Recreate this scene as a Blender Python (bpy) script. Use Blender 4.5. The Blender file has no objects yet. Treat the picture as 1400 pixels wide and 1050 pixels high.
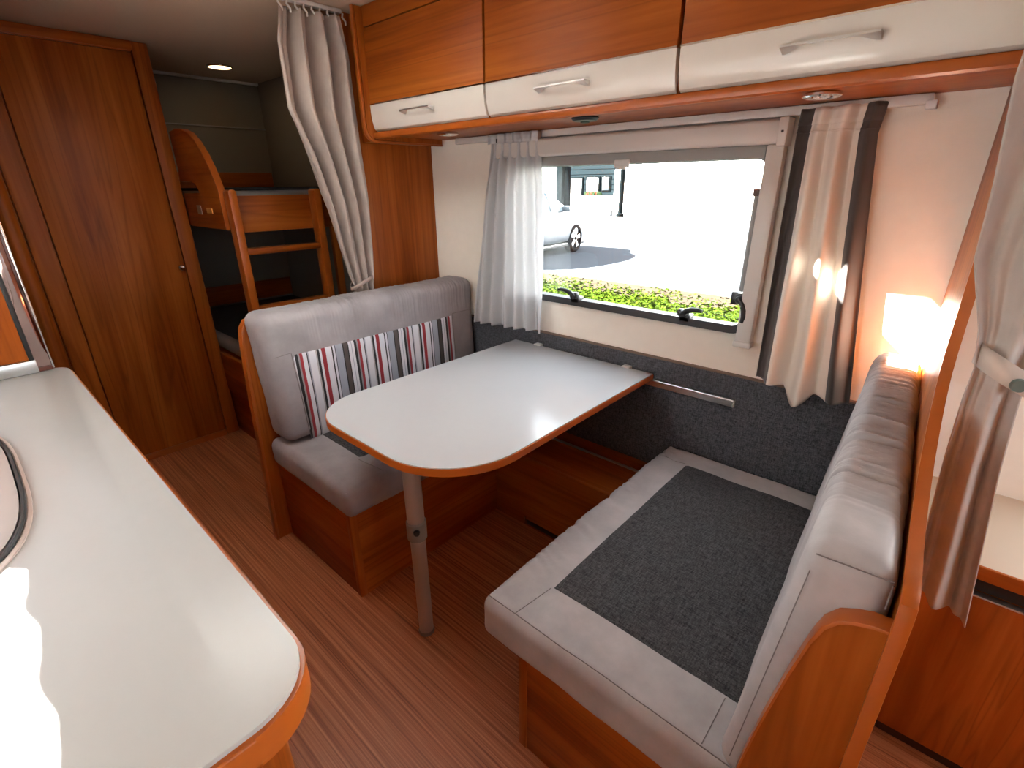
import bpy, bmesh, math, random
from mathutils import Vector, Matrix, noise
R = math.radians
random.seed(7)
scene = bpy.context.scene
col = scene.collection

# ------------------------------------------------------------------ camera
cam = bpy.data.cameras.new('camera'); cam_o = bpy.data.objects.new('camera', cam); col.objects.link(cam_o)
yw, pt, ro = R(42.216), R(21.97), R(-0.591)
fw = Vector((-math.sin(yw)*math.cos(pt), math.cos(yw)*math.cos(pt), -math.sin(pt)))
rt = Vector((math.cos(yw), math.sin(yw), 0)); up = rt.cross(fw)
r2 = rt*math.cos(ro)+up*math.sin(ro); u2 = up*math.cos(ro)-rt*math.sin(ro)
m3 = Matrix((r2, u2, -fw)).transposed()
cam_o.matrix_world = Matrix.Translation((0.759, -1.624, 1.344)) @ m3.to_4x4()
cam.sensor_width = 36; cam.lens = 677.2/1400*36; cam.clip_start = 0.02; cam.clip_end = 500
scene.camera = cam_o

# ------------------------------------------------------------------ light and exposure
world = bpy.data.worlds.new('world'); scene.world = world; world.use_nodes = True
bg = world.node_tree.nodes['Background']; bg.inputs[0].default_value = (0.86, 0.93, 1.0, 1); bg.inputs[1].default_value = 0.85
SUN_TRAVEL = Vector((1.2, 0.9, -1.0)).normalized()
sun = bpy.data.lights.new('sun', 'SUN'); sun.energy = 26.0; sun.angle = R(0.6); sun.color = (1.0, 0.96, 0.90)
sun_o = bpy.data.objects.new('sun', sun); col.objects.link(sun_o)
sun_o.rotation_euler = SUN_TRAVEL.to_track_quat('-Z', 'Y').to_euler(); sun_o.location = (-6, -5, 6)
vs = scene.view_settings; vs.view_transform = 'Standard'; vs.look = 'None'; vs.gamma = 1.0; vs.use_curve_mapping = False
vs.exposure = 3.3
FILL_LAMP = 2.2
scene.cycles.max_bounces = 10; scene.cycles.diffuse_bounces = 6; scene.cycles.transparent_max_bounces = 16
scene.cycles.caustics_reflective = False; scene.cycles.caustics_refractive = False
scene.cycles.sample_clamp_indirect = 6.0

# ------------------------------------------------------------------ materials
def newmat(name):
    m = bpy.data.materials.new(name); m.use_nodes = True
    return m, m.node_tree.nodes, m.node_tree.links, m.node_tree.nodes['Principled BSDF']
def plain(name, c, rough=0.5, metal=0.0, bump=0.0, bscale=200, var=0.0, vscale=6, sheen=0.0, coat=0.0, spec=None):
    m, n, l, p = newmat(name)
    p.inputs['Base Color'].default_value = (*c, 1); p.inputs['Roughness'].default_value = rough; p.inputs['Metallic'].default_value = metal
    if sheen: p.inputs['Sheen Weight'].default_value = sheen
    if coat: p.inputs['Coat Weight'].default_value = coat; p.inputs['Coat Roughness'].default_value = 0.08
    if spec is not None: p.inputs['Specular IOR Level'].default_value = spec
    tc = n.new('ShaderNodeTexCoord')
    if var:
        nz = n.new('ShaderNodeTexNoise'); nz.inputs['Scale'].default_value = vscale; nz.inputs['Detail'].default_value = 4
        l.new(tc.outputs['Object'], nz.inputs['Vector'])
        mx = n.new('ShaderNodeMix'); mx.data_type = 'RGBA'
        mx.inputs[6].default_value = (*[v*(1-var) for v in c], 1); mx.inputs[7].default_value = (*[min(1, v*(1+var)) for v in c], 1)
        l.new(nz.outputs['Fac'], mx.inputs[0]); l.new(mx.outputs[2], p.inputs['Base Color'])
    if bump:
        nb = n.new('ShaderNodeTexNoise'); nb.inputs['Scale'].default_value = bscale; nb.inputs['Detail'].default_value = 3
        l.new(tc.outputs['Object'], nb.inputs['Vector'])
        b = n.new('ShaderNodeBump'); b.inputs['Strength'].default_value = bump; b.inputs['Distance'].default_value = 0.002
        l.new(nb.outputs['Fac'], b.inputs['Height']); l.new(b.outputs['Normal'], p.inputs['Normal'])
    return m
def wood(name, axis, dark=(0.185, 0.033, 0.003), mid=(0.32, 0.073, 0.007), light=(0.47, 0.135, 0.019), rough=0.42, s=1.0):
    m, n, l, p = newmat(name)
    tc = n.new('ShaderNodeTexCoord'); mp = n.new('ShaderNodeMapping')
    sc = [9.0*s]*3; sc['xyz'.index(axis)] = 0.8*s
    mp.inputs['Scale'].default_value = sc; l.new(tc.outputs['Object'], mp.inputs['Vector'])
    n1 = n.new('ShaderNodeTexNoise'); n1.inputs['Scale'].default_value = 1.0; n1.inputs['Detail'].default_value = 5; n1.inputs['Roughness'].default_value = 0.55; n1.inputs['Distortion'].default_value = 0.6
    l.new(mp.outputs['Vector'], n1.inputs['Vector'])
    mp2 = n.new('ShaderNodeMapping'); sc2 = [90.0*s]*3; sc2['xyz'.index(axis)] = 2.5*s
    mp2.inputs['Scale'].default_value = sc2; l.new(tc.outputs['Object'], mp2.inputs['Vector'])
    n2 = n.new('ShaderNodeTexNoise'); n2.inputs['Scale'].default_value = 1.0; n2.inputs['Detail'].default_value = 3
    l.new(mp2.outputs['Vector'], n2.inputs['Vector'])
    add = n.new('ShaderNodeMath'); add.operation = 'MULTIPLY_ADD'; add.inputs[1].default_value = 0.28
    l.new(n2.outputs['Fac'], add.inputs[0]); l.new(n1.outputs['Fac'], add.inputs[2])
    r = n.new('ShaderNodeValToRGB'); r.color_ramp.elements[0].position = 0.40; r.color_ramp.elements[0].color = (*dark, 1)
    r.color_ramp.elements[1].position = 0.86; r.color_ramp.elements[1].color = (*light, 1)
    e = r.color_ramp.elements.new(0.58); e.color = (*mid, 1)
    l.new(add.outputs[0], r.inputs[0])
    # thin dark annual-ring veins following the figure
    vm = n.new('ShaderNodeMapping'); sc3 = [4.2*s]*3; sc3['xyz'.index(axis)] = 0.24*s; vm.inputs['Scale'].default_value = sc3; vm.inputs['Location'].default_value = (3.1, 1.7, 5.2)
    l.new(tc.outputs['Object'], vm.inputs['Vector'])
    n3 = n.new('ShaderNodeTexNoise'); n3.inputs['Scale'].default_value = 1.0; n3.inputs['Detail'].default_value = 3; n3.inputs['Distortion'].default_value = 0.9
    l.new(vm.outputs['Vector'], n3.inputs['Vector'])
    k1 = n.new('ShaderNodeMath'); k1.operation = 'MULTIPLY'; k1.inputs[1].default_value = 11.0; l.new(n3.outputs['Fac'], k1.inputs[0])
    k2 = n.new('ShaderNodeMath'); k2.operation = 'PINGPONG'; k2.inputs[1].default_value = 0.5; l.new(k1.outputs[0], k2.inputs[0])
    k3 = n.new('ShaderNodeMapRange'); k3.inputs[1].default_value = 0.0; k3.inputs[2].default_value = 0.16; k3.inputs[3].default_value = 0.52; k3.inputs[4].default_value = 0.0; l.new(k2.outputs[0], k3.inputs[0])
    k4 = n.new('ShaderNodeMath'); k4.operation = 'MULTIPLY'; l.new(k3.outputs[0], k4.inputs[0]); l.new(n2.outputs['Fac'], k4.inputs[1])
    vx = n.new('ShaderNodeMix'); vx.data_type = 'RGBA'; vx.inputs[7].default_value = (dark[0]*.5, dark[1]*.5, dark[2]*.5, 1)
    k5 = n.new('ShaderNodeMath'); k5.operation = 'MULTIPLY'; k5.inputs[1].default_value = 1.15; k5.use_clamp = True; l.new(k4.outputs[0], k5.inputs[0])
    l.new(k5.outputs[0], vx.inputs[0]); l.new(r.outputs[0], vx.inputs[6]); l.new(vx.outputs[2], p.inputs['Base Color'])
    p.inputs['Roughness'].default_value = rough; p.inputs['Specular IOR Level'].default_value = 0.2
    b = n.new('ShaderNodeBump'); b.inputs['Strength'].default_value = 0.05; b.inputs['Distance'].default_value = 0.001
    l.new(n2.outputs['Fac'], b.inputs['Height']); l.new(b.outputs['Normal'], p.inputs['Normal'])
    return m
def weave(name, c1, c2, scale=500, rough=0.9, sheen=0.2, bump=0.4):
    m, n, l, p = newmat(name)
    tc = n.new('ShaderNodeTexCoord')
    fs = []
    for k in range(3):
        mp = n.new('ShaderNodeMapping'); s = [scale, scale, scale]; s[k] = scale*0.18; mp.inputs['Scale'].default_value = s
        l.new(tc.outputs['Object'], mp.inputs['Vector'])
        nz = n.new('ShaderNodeTexNoise'); nz.inputs['Scale'].default_value = 1.0; nz.inputs['Detail'].default_value = 2
        l.new(mp.outputs['Vector'], nz.inputs['Vector']); fs.append(nz)
    a = n.new('ShaderNodeMath'); a.operation = 'ADD'; l.new(fs[0].outputs['Fac'], a.inputs[0]); l.new(fs[1].outputs['Fac'], a.inputs[1])
    a2 = n.new('ShaderNodeMath'); a2.operation = 'ADD'; l.new(a.outputs[0], a2.inputs[0]); l.new(fs[2].outputs['Fac'], a2.inputs[1])
    mr = n.new('ShaderNodeMapRange'); mr.inputs[1].default_value = 1.15; mr.inputs[2].default_value = 1.9; l.new(a2.outputs[0], mr.inputs[0])
    mx = n.new('ShaderNodeMix'); mx.data_type = 'RGBA'; mx.inputs[6].default_value = (*c1, 1); mx.inputs[7].default_value = (*c2, 1)
    l.new(mr.outputs[0], mx.inputs[0]); l.new(mx.outputs[2], p.inputs['Base Color'])
    p.inputs['Roughness'].default_value = rough; p.inputs['Sheen Weight'].default_value = sheen
    b = n.new('ShaderNodeBump'); b.inputs['Strength'].default_value = bump; b.inputs['Distance'].default_value = 0.001
    l.new(mr.outputs[0], b.inputs['Height']); l.new(b.outputs['Normal'], p.inputs['Normal'])
    return m
def suede(name, c, folds_axis=None):
    m, n, l, p = newmat(name)
    tc = n.new('ShaderNodeTexCoord')
    n1 = n.new('ShaderNodeTexNoise'); n1.inputs['Scale'].default_value = 9; n1.inputs['Detail'].default_value = 6; n1.inputs['Roughness'].default_value = 0.6
    l.new(tc.outputs['Object'], n1.inputs['Vector'])
    mx = n.new('ShaderNodeMix'); mx.data_type = 'RGBA'
    mx.inputs[6].default_value = (*[v*0.84 for v in c], 1); mx.inputs[7].default_value = (*[v*1.14 for v in c], 1)
    mr = n.new('ShaderNodeMapRange'); mr.inputs[1].default_value = 0.3; mr.inputs[2].default_value = 0.7
    l.new(n1.outputs['Fac'], mr.inputs[0]); l.new(mr.outputs[0], mx.inputs[0]); l.new(mx.outputs[2], p.inputs['Base Color'])
    p.inputs['Roughness'].default_value = 0.85; p.inputs['Sheen Weight'].default_value = 0.12; p.inputs['Sheen Roughness'].default_value = 0.4
    nf = n.new('ShaderNodeTexNoise'); nf.inputs['Scale'].default_value = 600; l.new(tc.outputs['Object'], nf.inputs['Vector'])
    b = n.new('ShaderNodeBump'); b.inputs['Strength'].default_value = 0.12; b.inputs['Distance'].default_value = 0.001
    l.new(nf.outputs['Fac'], b.inputs['Height']); l.new(b.outputs['Normal'], p.inputs['Normal'])
    return m
def stripes(name, axis, period, bands, start=0.0):
    m, n, l, p = newmat(name)
    tc = n.new('ShaderNodeTexCoord'); sx = n.new('ShaderNodeSeparateXYZ'); l.new(tc.outputs['Object'], sx.inputs[0])
    d = n.new('ShaderNodeMath'); d.operation = 'DIVIDE'; d.inputs[1].default_value = period; sh = n.new('ShaderNodeMath'); sh.inputs[1].default_value = start; l.new(sx.outputs['xyz'.index(axis)], sh.inputs[0]); l.new(sh.outputs[0], d.inputs[0])
    f = n.new('ShaderNodeMath'); f.operation = 'FRACT'; l.new(d.outputs[0], f.inputs[0])
    r = n.new('ShaderNodeValToRGB'); r.color_ramp.interpolation = 'CONSTANT'
    els = r.color_ramp.elements
    while len(els) > 1: els.remove(els[-1])
    els[0].position = 0.0; els[0].color = (*bands[0][1], 1)
    for pos, c in bands[1:]:
        e = els.new(pos); e.color = (*c, 1)
    l.new(f.outputs[0], r.inputs[0]); l.new(r.outputs[0], p.inputs['Base Color'])
    p.inputs['Roughness'].default_value = 0.55; p.inputs['Sheen Weight'].default_value = 0.2
    return m
def floor_mat():
    m, n, l, p = newmat('vinyl_floor')
    tc = n.new('ShaderNodeTexCoord'); mp = n.new('ShaderNodeMapping'); mp.inputs['Scale'].default_value = (1.3, 165, 1)
    l.new(tc.outputs['Object'], mp.inputs['Vector'])
    nz = n.new('ShaderNodeTexNoise'); nz.inputs['Scale'].default_value = 1.0; nz.inputs['Detail'].default_value = 4; nz.inputs['Roughness'].default_value = 0.65
    l.new(mp.outputs['Vector'], nz.inputs['Vector'])
    r = n.new('ShaderNodeValToRGB'); e = r.color_ramp.elements
    e[0].position = 0.33; e[0].color = (0.20, 0.050, 0.014, 1); e[1].position = 0.70; e[1].color = (0.62, 0.255, 0.118, 1)
    k = e.new(0.5); k.color = (0.42, 0.133, 0.049, 1)
    l.new(nz.outputs['Fac'], r.inputs[0]); l.new(r.outputs[0], p.inputs['Base Color'])
    p.inputs['Roughness'].default_value = 0.42
    b = n.new('ShaderNodeBump'); b.inputs['Strength'].default_value = 0.1; b.inputs['Distance'].default_value = 0.001
    l.new(nz.outputs['Fac'], b.inputs['Height']); l.new(b.outputs['Normal'], p.inputs['Normal'])
    return m
def pane_mat(name, tint=(0.95, 0.97, 0.97), gloss=0.06):
    m = bpy.data.materials.new(name); m.use_nodes = True; n = m.node_tree.nodes; l = m.node_tree.links; n.clear()
    o = n.new('ShaderNodeOutputMaterial'); t = n.new('ShaderNodeBsdfTransparent'); t.inputs[0].default_value = (*tint, 1)
    g = n.new('ShaderNodeBsdfGlossy'); g.inputs['Roughness'].default_value = 0.02
    mx = n.new('ShaderNodeMixShader'); mx.inputs[0].default_value = gloss
    l.new(t.outputs[0], mx.inputs[1]); l.new(g.outputs[0], mx.inputs[2]); l.new(mx.outputs[0], o.inputs[0])
    return m
def sheer_mat(name, c, transp=0.25, transl=0.45):
    m = bpy.data.materials.new(name); m.use_nodes = True; n = m.node_tree.nodes; l = m.node_tree.links; n.clear()
    o = n.new('ShaderNodeOutputMaterial'); d = n.new('ShaderNodeBsdfDiffuse'); d.inputs[0].default_value = (*c, 1)
    tl = n.new('ShaderNodeBsdfTranslucent'); tl.inputs[0].default_value = (*c, 1)
    tr = n.new('ShaderNodeBsdfTransparent')
    m1 = n.new('ShaderNodeMixShader'); m1.inputs[0].default_value = transl; l.new(d.outputs[0], m1.inputs[1]); l.new(tl.outputs[0], m1.inputs[2])
    m2 = n.new('ShaderNodeMixShader'); m2.inputs[0].default_value = transp; l.new(m1.outputs[0], m2.inputs[1]); l.new(tr.outputs[0], m2.inputs[2])
    l.new(m2.outputs[0], o.inputs[0])
    return m
def emit_mat(name, c, s):
    m, n, l, p = newmat(name); p.inputs['Emission Color'].default_value = (*c, 1); p.inputs['Emission Strength'].default_value = s
    p.inputs['Base Color'].default_value = (0.8, 0.8, 0.8, 1); return m

WX, WY, WZ = wood('teak_grain_x', 'x'), wood('teak_grain_y', 'y'), wood('teak_grain_z', 'z')
WEDGE = plain('teak_edge_band', (0.42, 0.098, 0.012), 0.3, var=0.15, vscale=30)
LAM = plain('white_laminate', (0.56, 0.565, 0.58), 0.2, var=0.015, vscale=40, spec=0.35)
KLAM = plain('warm_white_worktop', (0.45, 0.437, 0.423), 0.25, var=0.015, vscale=40, spec=0.3)
CREAM = plain('cream_gloss_panel', (0.74, 0.69, 0.63), 0.22, coat=0.3)
WALL = plain('cream_wallpaper', (0.83, 0.775, 0.69), 0.75, bump=0.15, bscale=350, var=0.04, vscale=25)
CEIL = plain('beige_ceiling', (0.50, 0.37, 0.27), 0.7, var=0.03)
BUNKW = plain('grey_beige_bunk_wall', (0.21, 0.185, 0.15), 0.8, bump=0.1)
SUEDE = suede('grey_suede', (0.32, 0.292, 0.302))
SUEDE2 = suede('light_grey_suede', (0.42, 0.395, 0.40))
CURT = suede('grey_curtain_cloth', (0.42, 0.35, 0.31))
DARKF = weave('charcoal_weave', (0.008, 0.008, 0.010), (0.090, 0.087, 0.092), 300, sheen=0.0)
PANELF = weave('slate_weave', (0.016, 0.018, 0.023), (0.135, 0.14, 0.160), 380, sheen=0.0)
W_, B_, R_, G_, Br = (0.72, 0.72, 0.77), (0.012, 0.011, 0.013), (0.33, 0.02, 0.03), (0.36, 0.38, 0.45), (0.085, 0.068, 0.06)
STR = stripes('striped_fabric', 'y', 0.232, [(0, B_), (0.03, (.30, .29, .30)), (0.055, R_), (0.105, W_), (0.165, B_), (0.18, G_), (0.20, W_), (0.31, (.45, .42, .42)), (0.335, B_), (0.375, W_), (0.41, R_), (0.475, W_), (0.575, B_), (0.60, W_), (0.635, B_), (0.645, G_), (0.77, B_), (0.79, Br), (0.86, B_), (0.88, W_), (0.93, G_), (0.945, W_), (0.985, B_)], 0.905)
FLOOR = floor_mat()
ALU = plain('aluminium', (0.72, 0.72, 0.72), 0.28, 1.0)
CHROME = plain('chrome', (0.80, 0.78, 0.76), 0.12, 1.0)
STEEL = plain('brushed_steel', (0.55, 0.55, 0.55), 0.25, 1.0, bump=0.05)
LEGM = plain('champagne_tube', (0.43, 0.35, 0.29), 0.38, 0.35)
LEGC = plain('grey_plastic', (0.22, 0.19, 0.16), 0.5)
BLACK = plain('black_plastic', (0.012, 0.012, 0.013), 0.35)
RUBBER = plain('rubber_seal', (0.03, 0.03, 0.032), 0.5)
WHITEP = plain('white_plastic', (0.70, 0.68, 0.66), 0.35)
FRAMEP = plain('pale_blind_frame', (0.66, 0.62, 0.58), 0.35)
GREYP = plain('grey_blind_bar', (0.30, 0.30, 0.29), 0.5)
SHEER = sheer_mat('white_sheer', (0.70, 0.70, 0.71), 0.08, 0.38)
CREAMC = sheer_mat('cream_curtain', (0.90, 0.81, 0.72), 0.0, 0.12)
DARKC = plain('dark_brown_curtain_band', (0.07, 0.055, 0.05), 0.85, sheen=0.3, bump=0.2, bscale=500)
PANE = pane_mat('acrylic_pane')
MIRROR = plain('mirror_glass', (0.50, 0.38, 0.36), 0.06, 1.0)
SEAM = plain('seam_thread', (0.19, 0.17, 0.165), 0.9)
MATT = suede('mattress_cover', (0.20, 0.185, 0.18))
DMATT = plain('dark_mattress', (0.02, 0.02, 0.022), 0.9)

# ------------------------------------------------------------------ helpers
def link(name, me, mat=None, parent=None, local=False):
    o = bpy.data.objects.new(name, me); col.objects.link(o)
    if mat is not None and len(me.materials) == 0: me.materials.append(mat)
    if parent is not None:
        o.parent = parent
        if not local: o.matrix_parent_inverse = root_matrix(parent).inverted()
    return o
def root_matrix(o):
    m = o.matrix_basis.copy()
    if o.parent: m = root_matrix(o.parent) @ o.matrix_parent_inverse @ m
    return m
def tag(o, label=None, cat=None, group=None, kind=None):
    if label: o['label'] = label
    if cat: o['category'] = cat
    if group: o['group'] = group
    if kind: o['kind'] = kind
    return o
def thing(name, loc, label, cat, group=None, rz=0):
    o = bpy.data.objects.new(name, None); col.objects.link(o); o.location = loc; o.rotation_euler = (0, 0, rz)
    o.empty_display_size = 0.05
    o.matrix_basis = Matrix.Translation(loc) @ Matrix.Rotation(rz, 4, 'Z')
    return tag(o, label, cat, group)
def smooth(me, ang=40):
    for p in me.polygons: p.use_smooth = True
    me.set_sharp_from_angle(angle=R(ang))
def mesh(name, verts, faces, mat, parent=None, sm=False, local=False, ang=40):
    me = bpy.data.meshes.new(name); me.from_pydata([tuple(v) for v in verts], [], faces); me.update()
    if sm: smooth(me, ang)
    return link(name, me, mat, parent, local)
def finish(bm, name, mat, parent, sm=True, local=False, ang=40):
    bmesh.ops.recalc_face_normals(bm, faces=bm.faces)
    me = bpy.data.meshes.new(name); bm.to_mesh(me); bm.free()
    if sm: smooth(me, ang)
    return link(name, me, mat, parent, local)
def box(name, x0, x1, y0, y1, z0, z1, mat, parent=None, bev=0.003, seg=2, local=False):
    bm = bmesh.new(); bmesh.ops.create_cube(bm, size=1)
    for v in bm.verts: v.co = Vector(((x0+x1)/2+v.co.x*(x1-x0), (y0+y1)/2+v.co.y*(y1-y0), (z0+z1)/2+v.co.z*(z1-z0)))
    b = min(bev, 0.45*min(x1-x0, y1-y0, z1-z0))
    if b > 1e-5: bmesh.ops.bevel(bm, geom=bm.edges[:], offset=b, segments=seg, affect='EDGES', profile=0.5)
    return finish(bm, name, mat, parent, True, local)
def prism(name, pts, axis, a, b, mat, parent=None, bev=0.0, seg=2, local=False, ang=30):
    """extrude a 2-D outline. axis x: pts=(y,z); y: pts=(x,z); z: pts=(x,y)"""
    def P(q, d):
        return (d, q[0], q[1]) if axis == 'x' else (q[0], d, q[1]) if axis == 'y' else (q[0], q[1], d)
    bm = bmesh.new()
    A = [bm.verts.new(P(q, a)) for q in pts]; B = [bm.verts.new(P(q, b)) for q in pts]
    n = len(pts)
    fa = bm.faces.new(A); fb = bm.faces.new(B[::-1])
    for i in range(n): bm.faces.new((A[i], B[i], B[(i+1) % n], A[(i+1) % n]))
    if bev > 0:
        es = list(set(fa.edges[:]+fb.edges[:]))
        bmesh.ops.bevel(bm, geom=es, offset=bev, segments=seg, affect='EDGES', profile=0.5)
    return finish(bm, name, mat, parent, True, local, ang)
def arc(cx, cy, r, a0, a1, n=10, ry=None):
    ry = r if ry is None else ry
    return [(cx+r*math.cos(R(a0+(a1-a0)*i/n)), cy+ry*math.sin(R(a0+(a1-a0)*i/n))) for i in range(n+1)]
def tube(name, pts, r, mat, parent=None, n=12, closed=False, local=False, bm=None):
    own = bm is None
    if own: bm = bmesh.new()
    pts = [Vector(p) for p in pts]; N = len(pts); rings = []
    rr = r if isinstance(r, (list, tuple)) else [r]*N
    ref = None
    for i, p in enumerate(pts):
        t = (pts[(i+1) % N]-pts[i-1]) if closed else (pts[min(i+1, N-1)]-pts[max(i-1, 0)])
        t.normalize()
        if ref is None:
            ref = Vector((0, 0, 1)) if abs(t.z) < 0.9 else Vector((1, 0, 0))
        s = t.cross(ref).normalized(); q = s.cross(t).normalized(); ref = q
        rings.append([bm.verts.new(p+(s*math.cos(2*math.pi*k/n)+q*math.sin(2*math.pi*k/n))*rr[i]) for k in range(n)])
    for i in range(N if closed else N-1):
        a, b = rings[i], rings[(i+1) % N]
        for k in range(n): bm.faces.new((a[k], a[(k+1) % n], b[(k+1) % n], b[k]))
    if not closed: bm.faces.new(rings[0][::-1]); bm.faces.new(rings[-1])
    if own: return finish(bm, name, mat, parent, True, local, 50)
def lathe(name, prof, centre, axis, mat, parent=None, n=28, local=False):
    """prof: (radius, height along axis)"""
    ax = Vector(axis).normalized(); s = ax.orthogonal().normalized(); q = ax.cross(s); c = Vector(centre)
    bm = bmesh.new(); rings = []
    for r, h in prof:
        rings.append([bm.verts.new(c+ax*h+(s*math.cos(2*math.pi*k/n)+q*math.sin(2*math.pi*k/n))*max(r, 1e-5)) for k in range(n)])
    for a, b in zip(rings, rings[1:]):
        for k in range(n): bm.faces.new((a[k], a[(k+1) % n], b[(k+1) % n], b[k]))
    if prof[0][0] > 1e-4: bm.faces.new(rings[0][::-1])
    if prof[-1][0] > 1e-4: bm.faces.new(rings[-1])
    bmesh.ops.remove_doubles(bm, verts=bm.verts[:], dist=1e-5)
    return finish(bm, name, mat, parent, True, local, 35)
def grid(name, nu, nv, fn, mat, parent=None, thick=0.0, local=False, matfn=None, mats=None):
    V = [fn(i/(nu-1), j/(nv-1)) for j in range(nv) for i in range(nu)]
    F = [(j*nu+i, j*nu+i+1, (j+1)*nu+i+1, (j+1)*nu+i) for j in range(nv-1) for i in range(nu-1)]
    me = bpy.data.meshes.new(name); me.from_pydata([tuple(v) for v in V], [], F); me.update()
    if mats:
        for m in mats: me.materials.append(m)
        for k, p in enumerate(me.polygons): p.material_index = matfn(((k % (nu-1))+0.5)/(nu-1), ((k//(nu-1))+0.5)/(nv-1))
    for p in me.polygons: p.use_smooth = True
    o = link(name, me, None if mats else mat, parent, local)
    if thick:
        s = o.modifiers.new('thickness', 'SOLIDIFY'); s.thickness = thick; s.offset = 0
    return o
def cut(o, cutters):
    dg = None
    for c in cutters:
        m = o.modifiers.new('cut', 'BOOLEAN'); m.operation = 'DIFFERENCE'; m.solver = 'EXACT'; m.object = c
    bpy.context.view_layer.update(); dg = bpy.context.evaluated_depsgraph_get()
    me = bpy.data.meshes.new_from_object(o.evaluated_get(dg)); o.modifiers.clear(); o.data = me
    for c in cutters: bpy.data.objects.remove(c)
    return o
def struct(o): o['kind'] = 'structure'; return o
def lerp(a, b, t): return a+(b-a)*t
def poly(pts, t):
    """piecewise-linear lookup with smoothing; pts: [(t, value-tuple)]"""
    for (t0, a), (t1, b) in zip(pts, pts[1:]):
        if t <= t1:
            k = (t-t0)/(t1-t0); k = k*k*(3-2*k)*0.5+k*0.5
            return [lerp(x, y, k) for x, y in zip(a, b)]
    return list(pts[-1][1])
def nz(x, y=0, z=0): return noise.noise(Vector((x, y, z)))

# ------------------------------------------------------------------ the shell
H, YK, XR, XF = 1.95, -2.08, -2.87, 2.7
struct(box('floor', XR-.04, XF+.04, YK-.04, .04, -.04, 0, FLOOR, bev=0))
ceil = box('ceiling', XR-.04, XF+.04, YK-.04, .04, H, H+.035, CEIL, bev=0)
ROOF = [(-.585, -.335, -1.12, -.785), (-1.05, -.62, -1.38, -.95)]  # second opening is added, out of view, for soft overhead light
struct(cut(ceil, [box('c', a, b, c, d, H-.1, H+.2, None, bev=0) for a, b, c, d in ROOF]))
ww = box('wall_window', XR-.04, XF+.04, 0, .035, -.04, H, WALL, bev=0)
WIN = (-.70, .296, .902, 1.425)
WIN2 = (1.05, 2.2, .85, 1.5)
struct(cut(ww, [box('c', w[0], w[1], -.1, .2, w[2], w[3], None, bev=0) for w in (WIN, WIN2)]))
wk = box('wall_kitchen', XR-.04, XF+.04, YK-.035, YK, -.04, H, WALL, bev=0)
KWIN = (-1.0, .16, .98, 1.52); DOOR = (.45, 1.05, .0, 1.75)
struct(cut(wk, [box('c', w[0], w[1], YK-.2, YK+.1, w[2], w[3], None, bev=0) for w in (KWIN, DOOR)]))
wf = box('wall_front', XF, XF+.035, YK, 0, -.04, H, WALL, bev=0)
struct(cut(wf, [box('c', XF-.1, XF+.2, -1.95, -.2, .95, 1.65, None, bev=0)]))
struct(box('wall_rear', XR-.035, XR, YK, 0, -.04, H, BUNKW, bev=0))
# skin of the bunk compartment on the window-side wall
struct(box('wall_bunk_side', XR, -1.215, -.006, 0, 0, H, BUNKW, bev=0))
struct(box('trim_1', XR, XR+.006, -.72, -.0, 1.685, 1.693, GREYP, bev=.001))
struct(box('trim_2', XR, XR+.02, -.60, -.02, 1.33, 1.43, WY, bev=.002))
struct(box('trim_3', XR, XR+.02, -.72, -.02, .62, .74, WY, bev=.002))
struct(box('trim_4', XR, XR+.02, -.76, -.006, 1.935, 1.95, FRAMEP, bev=.003))
# padded wainscot behind the dinette
wn = struct(box('trim_5', -1.06, .735, -.014, 0, .0, .752, PANELF, bev=.003))
struct(box('trim_6', -1.06, .735, -.016, 0, .752, .758, plain('brown_piping', (.19, .12, .085), .6), bev=.001))
# roof light frames
for k, (a, b, c, d) in enumerate(ROOF):
    rl = thing('roof_light', ((a+b)/2, (c+d)/2, H), ['small white framed roof light above the dining table', 'large white framed roof light with a closed white blind, added to brighten the room'][k], 'skylight')
    for x0, x1, y0, y1 in ((a-.014, b+.014, c-.014, c), (a-.014, b+.014, d, d+.014), (a-.014, a, c, d), (b, b+.014, c, d)):
        box('frame', x0, x1, y0, y1, H-.022, H+.004, WHITEP, rl, .004)
    box('pane', a, b, c, d, H+.028, H+.034, PANE, rl, 0)
    if k == 1: grid('added_glow_blind', 90, 6, lambda u, v: Vector((lerp(a, b, u), lerp(c, d, v), H+.008+.004*math.sin(u*120))), sheer_mat('added_glow_blind_cloth', (.92, .91, .90), .0, .55), rl, .0008)  # sunlit blind of the added roof light, glows as a soft source

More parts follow.
